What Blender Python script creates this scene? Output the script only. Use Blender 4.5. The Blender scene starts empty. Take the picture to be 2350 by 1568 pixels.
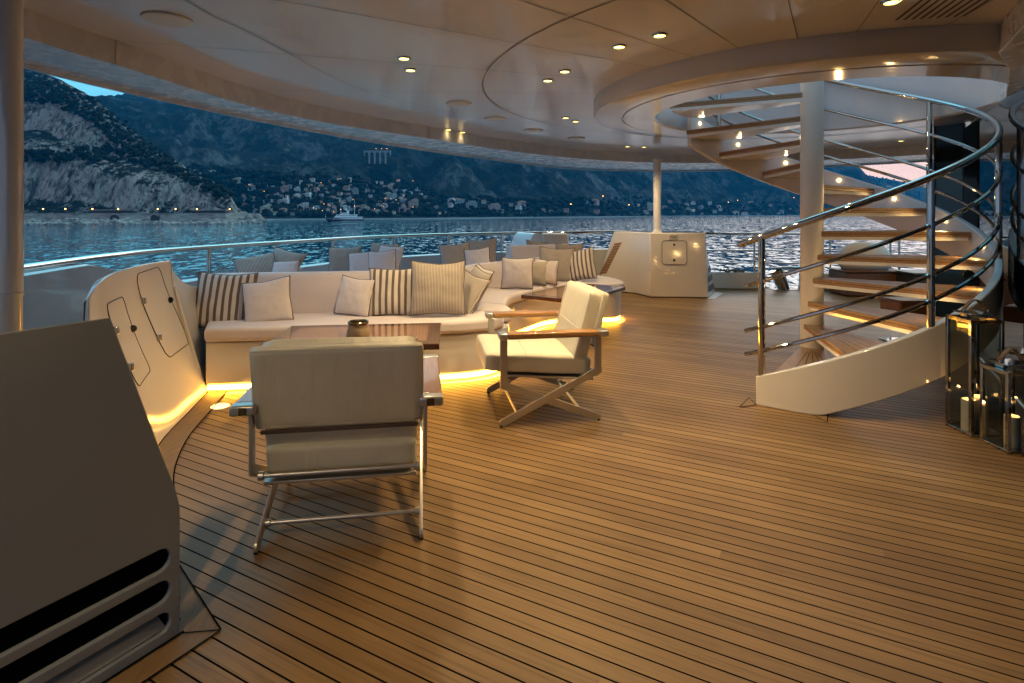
import bpy, bmesh, math, random
from mathutils import Vector, Matrix, noise
random.seed(7)
PI = math.pi; R = math.radians
sc = bpy.context.scene
COL = sc.collection
# ------------------------------------------------------------------ camera model
F, CX, CY, EYE = 1305.6, 1175.0, 487.0, 1.5      # focal length etc. in pixels of a 2350 px wide photo
def G(x, y, z=0.0):
    s = (EYE - z) / (y - CY); return Vector(((x - CX) * s, F * s, z))
def Q(x, y, Y):
    return Vector(((x - CX) * Y / F, Y, EYE - (y - CY) * Y / F))
cam = bpy.data.cameras.new('camera'); cam_o = bpy.data.objects.new('camera', cam); COL.objects.link(cam_o)
cam_o.location = (0, 0, EYE); cam_o.rotation_euler = (R(90), 0, 0)
cam.sensor_width = 36; cam.lens = 36 * F / 2350; cam.shift_y = (CY - 784) / 2350
cam.clip_start = 0.05; cam.clip_end = 30000
sc.camera = cam_o
# ------------------------------------------------------------------ materials
MATS = {}
def nodes(m):
    m.use_nodes = True; nt = m.node_tree; return nt, nt.nodes['Principled BSDF']
def pbr(name, col, rough=0.5, metal=0.0, coat=0.0, spec=None, emit=None, es=0.0, bump=0.0, bscale=200, ior=None, sheen=0):
    m = bpy.data.materials.new(name); nt, p = nodes(m)
    p.inputs['Base Color'].default_value = (*col, 1); p.inputs['Roughness'].default_value = rough
    p.inputs['Metallic'].default_value = metal
    if coat: p.inputs['Coat Weight'].default_value = coat; p.inputs['Coat Roughness'].default_value = 0.04
    if spec is not None: p.inputs['Specular IOR Level'].default_value = spec
    if ior: p.inputs['IOR'].default_value = ior
    if sheen: p.inputs['Sheen Weight'].default_value = sheen
    if emit: p.inputs['Emission Color'].default_value = (*emit, 1); p.inputs['Emission Strength'].default_value = es
    if bump:
        tc = N(nt, 'ShaderNodeTexCoord'); n = N(nt, 'ShaderNodeTexNoise'); n.inputs['Scale'].default_value = bscale; n.inputs['Detail'].default_value = 3
        nt.links.new(tc.outputs['Object'], n.inputs['Vector'])
        b = N(nt, 'ShaderNodeBump'); b.inputs['Strength'].default_value = bump; b.inputs['Distance'].default_value = 0.002
        nt.links.new(n.outputs['Fac'], b.inputs['Height']); nt.links.new(b.outputs['Normal'], p.inputs['Normal'])
    MATS[name] = m; return m
def N(nt, t, **kw):
    n = nt.nodes.new(t)
    for k, v in kw.items(): setattr(n, k, v)
    return n
def mth(nt, op, a, b=None, c=None):
    n = N(nt, 'ShaderNodeMath', operation=op)
    for i, v in enumerate((a, b, c)):
        if v is None: continue
        if isinstance(v, (int, float)): n.inputs[i].default_value = v
        else: nt.links.new(v, n.inputs[i])
    return n.outputs[0]
def ramp(nt, fac, stops):
    n = N(nt, 'ShaderNodeValToRGB'); e = n.color_ramp.elements
    while len(e) < len(stops): e.new(0.5)
    for i, (p, c) in enumerate(stops): e[i].position = p; e[i].color = (*c, 1)
    nt.links.new(fac, n.inputs[0]); return n.outputs[0]
def mixc(nt, f, a, b, mode='MIX'):
    n = N(nt, 'ShaderNodeMix', data_type='RGBA', blend_type=mode)
    for s, v in ((n.inputs[0], f), (n.inputs[6], a), (n.inputs[7], b)):
        if isinstance(v, (int, float)): s.default_value = v
        elif isinstance(v, tuple): s.default_value = (*v, 1)
        else: nt.links.new(v, s)
    return n.outputs[2]
def noise_n(nt, vec, scale, detail=4, rough=.55, dist=0):
    n = N(nt, 'ShaderNodeTexNoise'); n.inputs['Scale'].default_value = scale; n.inputs['Detail'].default_value = detail
    n.inputs['Roughness'].default_value = rough; n.inputs['Distortion'].default_value = dist
    nt.links.new(vec, n.inputs['Vector']); return n.outputs['Fac']
def mapping(nt, vec, scale=(1, 1, 1), rot=(0, 0, 0), loc=(0, 0, 0)):
    n = N(nt, 'ShaderNodeMapping'); n.inputs['Scale'].default_value = scale; n.inputs['Rotation'].default_value = rot; n.inputs['Location'].default_value = loc
    nt.links.new(vec, n.inputs['Vector']); return n.outputs[0]
def bump(nt, p, h, strength, dist):
    b = N(nt, 'ShaderNodeBump'); b.inputs['Strength'].default_value = strength; b.inputs['Distance'].default_value = dist
    nt.links.new(h, b.inputs['Height']); nt.links.new(b.outputs['Normal'], p.inputs['Normal'])

def gelcoat(name, col, rough, wob=.0, ior=1.5):
    m = pbr(name, col, rough, ior=ior); nt, p = nodes(m)
    tc = N(nt, 'ShaderNodeTexCoord')
    n1 = noise_n(nt, tc.outputs['Object'], 1.3, 3)
    c = mixc(nt, n1, tuple(x * .94 for x in col), tuple(min(1, x * 1.04) for x in col)); nt.links.new(c, p.inputs['Base Color'])
    n3 = noise_n(nt, tc.outputs['Object'], 6, 4)
    nt.links.new(mth(nt, 'MULTIPLY_ADD', n3, rough * .5, rough * .72), p.inputs['Roughness'])
    if wob:
        n2 = noise_n(nt, tc.outputs['Object'], 2.2, 2); bump(nt, p, n2, wob, .004)
    return m
WHITE = gelcoat('white_gelcoat', (.73, .715, .705), .085, .2, 1.75)
CEIL = gelcoat('ceiling_paint', (.64, .63, .66), .13, .05, 1.5)
CEILM = gelcoat('satin_ceiling_paint', (.60, .61, .65), .28)
GREYW = gelcoat('grey_white_paint', (.62, .6, .57), .38)
BULW = gelcoat('bulwark_paint', (.36, .38, .41), .09, .3, 1.9)
STEEL = pbr('polished_steel', (.50, .485, .46), .055, 1.0)
ALU = pbr('satin_aluminium', (.55, .53, .51), .34, .85)
DARKGAP = pbr('dark_gap', (.006, .006, .007), .6)
CAULK = pbr('black_caulk', (.006, .006, .005), .95, spec=.03)
SEATF = pbr('sofa_canvas', (.70, .635, .66), .85, bump=.4, bscale=700, sheen=.2)
STRAP = pbr('brown_strap', (.12, .085, .07), .7)
PIPE = pbr('brown_piping', (.13, .10, .08), .8)
BLACK = pbr('black_gloss', (.004, .005, .005), .05)
LED = pbr('led_strip', (1, .7, .3), .5, emit=(1, .43, .04), es=30.0)
LENS = pbr('lamp_lens', (1, .9, .7), .3, emit=(1, .74, .19), es=3.6)
STEPL = pbr('step_lamp_lens', (1, .9, .7), .3, emit=(1, .66, .24), es=26.0)
WAX = pbr('candle_wax', (.80, .74, .66), .5)
FLAME = pbr('candle_flame', (1, .5, .1), .5, emit=(1, .36, .06), es=3.0)
STRAPL = pbr('leather_strap', (.17, .105, .06), .6, bump=.3, bscale=90)
LENSF = pbr('floor_lens', (1, .9, .7), .3, emit=(1, .66, .22), es=3.5)
PLATE = pbr('grey_plate', (.5, .5, .5), .4)
CERAM = pbr('pot_canvas', (.33, .27, .17), .75, bump=.4, bscale=300)
BRASS = pbr('dark_bronze', (.2, .15, .08), .18, .9)
ROPE = pbr('rope_fibre', (.10, .10, .09), .9, bump=.6, bscale=150)
DGREY = pbr('dark_grey_vinyl', (.03, .032, .034), .5)
COVER = pbr('white_fabric_cover', (.62, .6, .58), .8, bump=.4, bscale=60)

LEATH = pbr('cream_leather', (.72, .68, .54), .42); nt, p_ = nodes(LEATH); tc = N(nt, 'ShaderNodeTexCoord')
_f = noise_n(nt, tc.outputs['Object'], 320, 3); _w = noise_n(nt, mapping(nt, tc.outputs['Object'], (11, 3, 3)), 1.0, 3, .5, 1.2)
bump(nt, p_, mth(nt, 'ADD', mth(nt, 'MULTIPLY', _f, .06), _w), .5, .012)
nt.links.new(ramp(nt, noise_n(nt, tc.outputs['Object'], 3, 4), [(.3, (.68, .64, .505)), (.7, (.75, .71, .575))]), p_.inputs['Base Color'])
def teak_deck():
    m = bpy.data.materials.new('teak_planks'); nt, p = nodes(m)
    tc = N(nt, 'ShaderNodeTexCoord'); sep = N(nt, 'ShaderNodeSeparateXYZ'); nt.links.new(tc.outputs['Object'], sep.inputs[0])
    X, Y = sep.outputs[0], sep.outputs[1]
    u = mth(nt, 'ADD', mth(nt, 'MULTIPLY', X, .474), mth(nt, 'MULTIPLY', Y, .8805))       # across planks
    v = mth(nt, 'ADD', mth(nt, 'MULTIPLY', X, -.8805), mth(nt, 'MULTIPLY', Y, .474))      # along planks
    k = mth(nt, 'DIVIDE', mth(nt, 'SUBTRACT', u, 1.4055 - .0699 * 80), .0699)
    idn = mth(nt, 'FLOOR', k); fr = mth(nt, 'FRACT', k)
    vp = mth(nt, 'DIVIDE', mth(nt, 'ADD', v, mth(nt, 'MULTIPLY', mth(nt, 'FRACT', mth(nt, 'MULTIPLY', idn, .618)), 7.0)), 7.0)
    bid = mth(nt, 'ADD', mth(nt, 'MULTIPLY', mth(nt, 'FLOOR', vp), 37.7), idn)
    wn = N(nt, 'ShaderNodeTexWhiteNoise', noise_dimensions='1D'); nt.links.new(bid, wn.inputs['W'])
    dist = mth(nt, 'ABSOLUTE', mth(nt, 'SUBTRACT', mth(nt, 'FRACT', mth(nt, 'ADD', fr, .5)), .5))
    gap = mth(nt, 'LESS_THAN', dist, .050)
    comb = N(nt, 'ShaderNodeCombineXYZ')
    nt.links.new(mth(nt, 'MULTIPLY', v, 2.2), comb.inputs[0]); nt.links.new(mth(nt, 'MULTIPLY', u, 95), comb.inputs[1]); nt.links.new(mth(nt, 'MULTIPLY', bid, 3.1), comb.inputs[2])
    g = noise_n(nt, comb.outputs[0], 1.0, 5, .62, .4)
    base = ramp(nt, wn.outputs['Value'], [(0, (.205, .122, .054)), (.35, (.245, .149, .066)), (.7, (.270, .167, .074)), (1, (.315, .198, .092))])
    gr = ramp(nt, g, [(.25, (.55, .50, .46)), (.48, (1, 1, 1)), (.75, (1.2, 1.18, 1.15))])
    wood = mixc(nt, 1.0, base, gr, 'MULTIPLY')
    big = noise_n(nt, tc.outputs['Object'], 1.4, 4)
    wood = mixc(nt, 1.0, wood, ramp(nt, big, [(.3, (.80, .78, .77)), (.7, (1.12, 1.12, 1.12))]), 'MULTIPLY')
    c = mixc(nt, gap, wood, (.005, .004, .004))
    nt.links.new(c, p.inputs['Base Color'])
    nt.links.new(mth(nt, 'ADD', mth(nt, 'MULTIPLY_ADD', g, .22, .36), mth(nt, 'MULTIPLY', gap, .5)), p.inputs['Roughness'])
    nt.links.new(mth(nt, 'MULTIPLY_ADD', gap, -.33, .34), p.inputs['Specular IOR Level'])
    h = mth(nt, 'SUBTRACT', mth(nt, 'MULTIPLY', g, .25), mth(nt, 'MULTIPLY', gap, 1.0)); bump(nt, p, h, .45, .002)
    return m
DECK = teak_deck()
def wood(name, c0, c1, rough, along=(1, 40, 40), coat=0.0):
    m = pbr(name, c0, rough, coat=coat); nt, p = nodes(m)
    tc = N(nt, 'ShaderNodeTexCoord'); v = mapping(nt, tc.outputs['Object'], along)
    g = noise_n(nt, v, 2.0, 5, .6, .5)
    nt.links.new(ramp(nt, g, [(.3, c0), (.7, c1)]), p.inputs['Base Color'])
    bump(nt, p, g, .15, .001); return m
TEAK = wood('teak_board', (.19, .105, .052), (.30, .18, .10), .45, (2, 2, 40))
TEAKF = wood('teak_margin', (.20, .122, .058), (.29, .182, .088), .6, (26, 5, 10))
TREADW = wood('teak_tread', (.23, .125, .058), (.36, .21, .11), .40, (30, 6, 30))
ARMW = wood('oiled_teak_arm', (.30, .14, .045), (.44, .23, .08), .30, (60, 3, 60), .3)
MAHOG = wood('wenge_frame', (.045, .016, .010), (.10, .038, .022), .16, (3, 60, 30), .6)
INLAY = wood('cherry_inlay', (.26, .13, .075), (.36, .19, .11), .12, (3, 40, 30), .8)
WICK = wood('brown_wicker', (.11, .045, .018), (.20, .085, .035), .5, (10, 10, 90))

def fabric_stripe(name, period, duty, c0, c1):
    m = bpy.data.materials.new(name); nt, p = nodes(m)
    tc = N(nt, 'ShaderNodeTexCoord'); sep = N(nt, 'ShaderNodeSeparateXYZ'); nt.links.new(tc.outputs['Object'], sep.inputs[0])
    w = noise_n(nt, tc.outputs['Object'], 6, 2)
    x = mth(nt, 'ADD', sep.outputs[0], mth(nt, 'MULTIPLY', mth(nt, 'SUBTRACT', w, .5), .012))
    f = mth(nt, 'FRACT', mth(nt, 'DIVIDE', mth(nt, 'ADD', x, 5.0), period))
    s = mth(nt, 'LESS_THAN', f, duty)
    n = noise_n(nt, tc.outputs['Object'], 400, 2)
    c = mixc(nt, s, c0, c1); c = mixc(nt, .35, c, mixc(nt, 1.0, c, ramp(nt, n, [(.3, (.75, .75, .75)), (.7, (1.15, 1.15, 1.15))]), 'MULTIPLY'))
    nt.links.new(c, p.inputs['Base Color']); p.inputs['Roughness'].default_value = .85; p.inputs['Sheen Weight'].default_value = .2
    bump(nt, p, n, .3, .002); return m
WIDE = fabric_stripe('wide_stripe_fabric', .058, .43, (.66, .61, .58), (.13, .105, .088))
THIN = fabric_stripe('thin_stripe_fabric', .0135, .5, (.56, .51, .47), (.20, .165, .14))
PLAIN = pbr('plain_linen', (.68, .63, .65), .85, bump=.45, bscale=500, sheen=.2)
TAN = pbr('tan_linen', (.47, .42, .36), .85, bump=.45, bscale=500, sheen=.2)

def glass_wall_mat():
    m = pbr('dark_tinted_glass', (.004, .006, .006), .012, ior=2.1); nt, p = nodes(m)
    tc = N(nt, 'ShaderNodeTexCoord'); n = noise_n(nt, tc.outputs['Object'], .9, 2); bump(nt, p, n, .12, .01); return m
GLASSW = glass_wall_mat()
def clear_glass():
    m = bpy.data.materials.new('clear_glass'); m.use_nodes = True; nt = m.node_tree; nt.nodes.clear()
    o = N(nt, 'ShaderNodeOutputMaterial'); t = N(nt, 'ShaderNodeBsdfTransparent'); t.inputs[0].default_value = (.82, .85, .84, 1)
    g = N(nt, 'ShaderNodeBsdfGlossy'); g.inputs['Roughness'].default_value = .02
    lw_ = N(nt, 'ShaderNodeLayerWeight'); f = N(nt, 'ShaderNodeMath', operation='MULTIPLY_ADD'); nt.links.new(mth(nt, 'POWER', lw_.outputs['Facing'], 4.0), f.inputs[0]); f.inputs[1].default_value = .8; f.inputs[2].default_value = .05; mx = N(nt, 'ShaderNodeMixShader')
    nt.links.new(f.outputs[0], mx.inputs[0]); nt.links.new(t.outputs[0], mx.inputs[1]); nt.links.new(g.outputs[0], mx.inputs[2]); nt.links.new(mx.outputs[0], o.inputs[0]); return m
CLEAR = clear_glass()
# ------------------------------------------------------------------ mesh helpers
class MB:
    """collects geometry, then links it as ONE mesh object"""
    def __init__(s): s.v = []; s.f = []; s.mi = []
    def add(s, vs, fs, mi=0):
        o = len(s.v); s.v += [tuple(v) for v in vs]
        for f in fs: s.f.append([i + o for i in f]); s.mi.append(mi)
        return s
    def box(s, a, b, M=None, mi=0):
        x0, y0, z0 = a; x1, y1, z1 = b
        vs = [Vector(p) for p in ((x0, y0, z0), (x1, y0, z0), (x1, y1, z0), (x0, y1, z0), (x0, y0, z1), (x1, y0, z1), (x1, y1, z1), (x0, y1, z1))]
        if M: vs = [M @ v for v in vs]
        return s.add(vs, [(3, 2, 1, 0), (4, 5, 6, 7), (0, 1, 5, 4), (1, 2, 6, 5), (2, 3, 7, 6), (3, 0, 4, 7)], mi)
    def tube(s, path, r, n=12, mi=0, cap=True):
        path = [Vector(p) for p in path]; rings = []
        t0 = (path[1] - path[0]).normalized()
        up = Vector((0, 0, 1)) if abs(t0.z) < .9 else Vector((1, 0, 0))
        nrm = (up - t0 * up.dot(t0)).normalized()
        for i, p in enumerate(path):
            a = path[max(0, i - 1)]; b = path[min(len(path) - 1, i + 1)]; t = (b - a).normalized()
            nrm = (nrm - t * nrm.dot(t)).normalized(); bn = t.cross(nrm)
            rr = r[i] if isinstance(r, (list, tuple)) else r
            rings.append([p + (nrm * math.cos(2 * PI * k / n) + bn * math.sin(2 * PI * k / n)) * rr for k in range(n)])
        vs = [v for g in rings for v in g]; fs = []
        for i in range(len(path) - 1):
            for k in range(n):
                fs.append((i * n + k, i * n + (k + 1) % n, (i + 1) * n + (k + 1) % n, (i + 1) * n + k))
        if cap: fs.append(tuple(range(n - 1, -1, -1))); fs.append(tuple(range((len(path) - 1) * n, len(path) * n)))
        return s.add(vs, fs, mi)
    def lathe(s, prof, c=(0, 0, 0), n=32, mi=0, M=None):
        c = Vector(c); vs = []; fs = []
        for r, z in prof:
            for k in range(n):
                v = Vector((r * math.cos(2 * PI * k / n), r * math.sin(2 * PI * k / n), z))
                vs.append(c + (M @ v if M else v))
        for i in range(len(prof) - 1):
            for k in range(n): fs.append((i * n + k, i * n + (k + 1) % n, (i + 1) * n + (k + 1) % n, (i + 1) * n + k))
        return s.add(vs, fs, mi)
    def prism(s, poly, z0, z1, mi=0, M=None):
        n = len(poly); a = sum(poly[i][0] * poly[(i + 1) % n][1] - poly[(i + 1) % n][0] * poly[i][1] for i in range(n))
        if a < 0: poly = poly[::-1]
        vs = [Vector((p[0], p[1], z0)) for p in poly] + [Vector((p[0], p[1], z1)) for p in poly]
        if M: vs = [M @ v for v in vs]
        return s.add(vs, [tuple(range(n - 1, -1, -1)), tuple(range(n, 2 * n))] + [(i, (i + 1) % n, n + (i + 1) % n, n + i) for i in range(n)], mi)
    def loft(s, p0, p1, z0, z1, mi=0):
        n = len(p0); vs = [(p[0], p[1], z0) for p in p0] + [(p[0], p[1], z1) for p in p1]
        return s.add(vs, [tuple(range(n - 1, -1, -1)), tuple(range(n, 2 * n))] + [(i, (i + 1) % n, n + (i + 1) % n, n + i) for i in range(n)], mi)
    def strip(s, A, B, mi=0):
        n = len(A); return s.add(list(A) + list(B), [(i, i + 1, n + i + 1, n + i) for i in range(n - 1)], mi)
    def build(s, name, mat, parent=None, smooth=None, bevel=0, seg=2, sub=0, loc=None, auto=35, origin=None):
        me = bpy.data.meshes.new(name)
        if origin is not None:
            o_ = Vector(origin); s.v = [tuple(Vector(v) - o_) for v in s.v]; loc = o_
        me.from_pydata(s.v, [], s.f)
        for m in (mat if isinstance(mat, (list, tuple)) else [mat]): me.materials.append(m)
        me.polygons.foreach_set('material_index', s.mi)
        bm = bmesh.new(); bm.from_mesh(me); bmesh.ops.remove_doubles(bm, verts=bm.verts, dist=1e-5) if not smooth == 'keep' else None
        bmesh.ops.recalc_face_normals(bm, faces=bm.faces) if smooth != 'asis' else None
        bm.to_mesh(me); bm.free()
        ob = bpy.data.objects.new(name, me); COL.objects.link(ob)
        if loc is not None: ob.location = loc
        if parent: ob.parent = parent
        if bevel:
            b = ob.modifiers.new('bevel', 'BEVEL'); b.width = bevel; b.segments = seg; b.limit_method = 'ANGLE'; b.angle_limit = R(30); b.harden_normals = False
        if sub:
            q = ob.modifiers.new('sub', 'SUBSURF'); q.levels = sub; q.render_levels = sub
        if smooth is not False:
            me.polygons.foreach_set('use_smooth', [True] * len(me.polygons))
            try: me.set_sharp_from_angle(angle=R(auto))
            except Exception: pass
        return ob
def tag(o, label=None, cat=None, group=None, kind=None):
    if label: o['label'] = label
    if cat: o['category'] = cat
    if group: o['group'] = group
    if kind: o['kind'] = kind
    return o
def empty(name, loc, label, cat, rz=0, group=None):
    o = bpy.data.objects.new(name, None); COL.objects.link(o); o.location = loc; o.rotation_euler = (0, 0, rz); o.empty_display_size = .1
    return tag(o, label, cat, group)
def rrect(x0, y0, x1, y1, r, n=6):
    pts = []
    for cx_, cy_, a0 in ((x1 - r, y0 + r, -90), (x1 - r, y1 - r, 0), (x0 + r, y1 - r, 90), (x0 + r, y0 + r, 180)):
        for k in range(n + 1): a = R(a0 + 90 * k / n); pts.append((cx_ + r * math.cos(a), cy_ + r * math.sin(a)))
    return pts
def smooth_path(pts, n=8):
    """Catmull-Rom through plan or space points"""
    P = [Vector(p) for p in pts]; out = []
    for i in range(len(P) - 1):
        a = P[max(0, i - 1)]; b = P[i]; c = P[i + 1]; d = P[min(len(P) - 1, i + 2)]
        for k in range(n):
            t = k / n; out.append(.5 * ((2 * b) + (c - a) * t + (2 * a - 5 * b + 4 * c - d) * t * t + (3 * b - a - 3 * c + d) * t ** 3))
    out.append(P[-1]); return out
def offset_path(pts, d):
    out = []
    for i, p in enumerate(pts):
        a = pts[max(0, i - 1)]; b = pts[min(len(pts) - 1, i + 1)]; t = (b - a); t = Vector((t.x, t.y)).normalized()
        out.append(Vector((p.x - t.y * d, p.y + t.x * d)))
    return out
def v3(p, z): return Vector((p[0], p[1], z))
def rlamp(name, loc, power, color, parent, size=.03, spot=None, blend=.6, direction=(0, 0, -1)):
    l = bpy.data.lights.new(name, 'SPOT' if spot else 'POINT'); l.energy = power; l.color = color; l.shadow_soft_size = size
    if spot: l.spot_size = R(spot); l.spot_blend = blend
    o = bpy.data.objects.new(name, l); COL.objects.link(o); o.location = loc
    o.rotation_euler = Vector(direction).to_track_quat('-Z', 'Y').to_euler()
    if parent: o.parent = parent
    return o
WARM = (1, .70, .34)
# ------------------------------------------------------------------ plan geometry of the yacht deck
AX = Vector((2.859, 5.425))                                  # axis of the spiral stair
DG = Vector((.51, .86)).normalized(); NG = Vector((DG.y, -DG.x))   # along / out of the glass wall
ZC, ZB = 2.61, 2.45
outline = smooth_path([(-3.0, -1.2), (-3.05, .9), (-3.12, 2.4), (-3.22, 3.6), (-3.42, 4.9), (-3.33, 5.7), (-2.88, 6.9), (-2.14, 8.5), (-1.07, 9.55), (-.12, 10.05), (1.67, 10.75), (2.6, 11.2), (4, 11.2), (7, 10.9), (9.6, 9.6), (10.6, 7), (10.8, 2), (10.8, -8.6)], 6)
deck = MB().prism([(p.x, p.y) for p in outline], -.25, 0).build('deck', DECK, smooth=False); tag(deck, kind='structure')
inner = smooth_path([(-2.66, -.9), (-2.70, .9), (-2.65, 3.08), (-2.54, 3.75), (-2.36, 5.05), (-2.02, 5.95), (-1.62, 6.6), (-1.0, 7.45), (-.3, 8.5), (.6, 9.55), (1.6, 10.4), (2.9, 10.95), (4.4, 10.9), (5.8, 10.3), (6.9, 9.3), (7.8, 7.8), (8.2, 5), (8.2, -6.7)], 6)
outer = smooth_path([(-3.15, -1.1), (-3.2, 1.0), (-3.16, 3.4), (-2.92, 4.75), (-2.35, 6.5), (-1.5, 8.3), (-.5, 9.95), (.4, 11.3), (1.4, 12.4), (3.2, 13.1), (4.8, 12.9), (6.4, 11.9), (7.7, 10.5), (9, 8.2), (9.4, 5), (9.4, -7.9)], 6)
def polar(path, angs):
    res = []
    n = len(path)
    for a in angs:
        d = Vector((math.sin(a), -math.cos(a))); best = None
        for i in range(n):
            p, q = path[i], path[(i + 1) % n]
            e = q - p; den = d.x * e.y - d.y * e.x
            if abs(den) < 1e-9: continue
            w = p - AX; t = (w.x * e.y - w.y * e.x) / den; u = (w.x * d.y - w.y * d.x) / den
            if t > 0 and -1e-6 <= u <= 1 + 1e-6 and (best is None or t < best): best = t
        res.append(AX + d * best)
    return res
NA = 180
angs = [2 * PI * i / NA for i in range(NA + 1)]
Pin, Pout = polar(inner, angs), polar(outer, angs)
def circ(r): return [AX + Vector((math.sin(a), -math.cos(a))) * r for a in angs]
RO, RR = 1.44, 2.06
c = MB()
c.strip([v3(p, ZC) for p in circ(RR)], [v3(p, ZC) for p in Pin])
ceiling = c.build('ceiling', CEIL); tag(ceiling, kind='structure')
b = MB(); mid = [p.lerp(q, .52) for p, q in zip(Pin, Pout)]
b.strip([v3(p, ZC + .002) for p in Pin], [v3(p, ZB) for p in Pin])
b.strip([v3(p, ZB) for p in Pin], [v3(p, ZB) for p in mid])
b.strip([v3(p, ZB) for p in mid], [v3(p, ZB + .022) for p in mid])
b.strip([v3(p, ZB + .022) for p in mid], [v3(p, ZB + .01) for p in Pout])
b.strip([v3(p, ZB + .01) for p in Pout], [v3(p, ZB - .02) for p in Pout])
o2 = [p + (p - AX).normalized() * .03 for p in Pout]
b.strip([v3(p, ZB - .02) for p in Pout], [v3(p, ZB - .02) for p in o2])
b.strip([v3(p, ZB - .02) for p in o2], [v3(p, ZB + .45) for p in o2])
b.strip([v3(p, ZB + .45) for p in o2], [v3(p, ZB + .45) for p in circ(RO + .1)])
b.build('edge_beam', CEILM, ceiling)
jt = MB()
for a in (-141, -122, -103, -87, -72, -59, -49, -40, -30, -21, -8, 8):   # radial panel joints
    d = Vector((math.sin(R(a)), -math.cos(R(a)))); t = Vector((-d.y, d.x)) * .003
    e = polar(inner, [R(a)])[0]; s_ = AX + d * (RR + .001)
    jt.add([v3(s_ - t, ZC - .003), v3(e - t, ZC - .003), v3(e + t, ZC - .003), v3(s_ + t, ZC - .003)], [(0, 1, 2, 3)])
def arc_strip(mb, c0, r, w, z, a0, a1, n=90):
    A = []; B = []
    for i in range(n + 1):
        a = R(a0 + (a1 - a0) * i / n); d = Vector((math.sin(a), -math.cos(a))); A.append(v3(c0 + d * (r - w), z)); B.append(v3(c0 + d * (r + w), z))
    mb.strip(A, B)
arc_strip(jt, Vector((2.98, 5.1)), 3.24, .006, ZC - .004, -175, 0)
ic = offset_path([p for p in inner], -.95)
jt.strip([v3(p, ZC - .005) for p in offset_path(ic, -.003)][8:60], [v3(p, ZC - .005) for p in offset_path(ic, .003)][8:60])
jt.build('panel_joint', pbr('joint_line', (.16, .13, .11), .6), ceiling)
fj = MB()
for px, py in ((277, 95), (1003, 285)):
    p0 = G(px, py, ZC); q = v3(min(Pin, key=lambda w: (w - Vector((p0.x, p0.y))).length), 0)
    d = Vector((q.x - AX.x, q.y - AX.y)).normalized(); q2 = Vector((q.x, q.y)) - d * .002; t = Vector((-d.y, d.x)) * .004
    fj.add([v3(q2 - t, ZB + .003), v3(q2 + t, ZB + .003), v3(q2 + t, ZC - .003), v3(q2 - t, ZC - .003)], [(0, 1, 2, 3)])
fj.build('beam_joint', MATS['joint_line'], ceiling)
r_ = MB()                                                   # dropped ring round the stair opening
def ringprof(prof):
    for (r0, z0), (r1, z1) in zip(prof[:-1], prof[1:]): r_.strip([v3(p, z0) for p in circ(r0)], [v3(p, z1) for p in circ(r1)])
ringprof([(RR, ZC + .002), (RR, ZB + .03), (RR - .012, ZB + .008), (RR - .04, ZB), (1.785, ZB), (1.78, ZB + .018), (1.77, ZB + .018), (1.762, ZB - .004), (RO + .02, ZB - .004), (RO, ZB + .012), (RO, 3.9)])
r_.build('stair_ring', CEIL, ceiling)
C0 = AX + Vector((.03, -2.045))
gl = lambda s_, off=0: AX + NG * (1.42 + off) + DG * s_
stp = MB(); poly = [C0, C0 - DG * 8, gl(-11, .3), gl(2.25, .3), gl(2.25, -.1), gl(1.2, -.02)]
poly = [C0] + [C0 - DG * 6.0, gl(-8, .3), gl(1.6, .3), gl(1.6, 0), gl(0, -.0), gl(-1.2, -.2)]
stp.prism([(p.x, p.y) for p in poly], ZB - .006, ZC + .1)
stp.build('glass_soffit', CEILM, ceiling, bevel=.004)
# upper enclosure above the opening keeps the stair well soft and grey
# ------------------------------------------------------------------ ceiling fittings
rim_mesh = None
def downlight(px, py, label, group, power=44, z=ZC, scale=1.0):
    global rim_mesh
    p = G(px, py, z)
    t = empty('downlight', p, label, 'ceiling light', group=group)
    if rim_mesh is None:
        rim = MB().lathe([(.036, -.001), (.036, -.010), (.049, -.008), (.052, .001)], n=28).build('rim', STEEL, t)
        lens = MB().lathe([(0.0005, -.004), (.034, -.006), (.0365, -.002)], n=24).build('lens', LENS, t); rim_mesh = (rim, lens)
    else:
        for q in rim_mesh:
            n_ = q.copy(); COL.objects.link(n_); n_.parent = t
    t.scale = (scale,) * 3
    rlamp('lamp', (0, 0, -.03), power, WARM, t, .035, spot=128, blend=.9)
    return t
dg = 'recessed downlights in the ceiling'
for px, py, lab, *pw in ((1421, 106, 'round warm downlight by itself left of the brightest one near the stair ring'),
    (1514, 80, 'brightest warm downlight, closest to the near side of the stair ring'),
    (927, 133, 'warm downlight, nearer of the pair above the left part of the sofa'),
    (942, 160, 'warm downlight, farther of the pair above the left part of the sofa'),
    (1296, 163, 'warm downlight, right one of the pair left of the stair ring fascia'),
    (1257, 184, 'warm downlight, left one of the pair left of the stair ring fascia'),
    (1298, 270, 'small warm downlight, left one of the pair just left of the lower stair ring edge'),
    (1321, 278, 'small warm downlight, right one of the pair just left of the lower stair ring edge'),
    (1029, 297, 'small warm downlight, left one of the pair shining on the curved edge beam', .8),
    (1062, 303, 'small warm downlight, right one of the pair shining on the curved edge beam', .8),
    (1440, 336, 'tiny downlight, left one of the far pair beside the white pole'),
    (1478, 337, 'tiny downlight, right one of the far pair beside the white pole'),
    (1934, 355, 'tiny downlight seen through the stair railing just right of the column'),
    (2068, 323, 'small downlight seen through the stair below the top handrail'),
    (2097, 348, 'small downlight on the dark beam seen through the stair beside the rail post'),
    (2046, 3, 'small downlight at the top edge of the photo beside the air grille')):
    downlight(px, py, lab, dg, *(pw or [50]), z=ZC)
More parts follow.
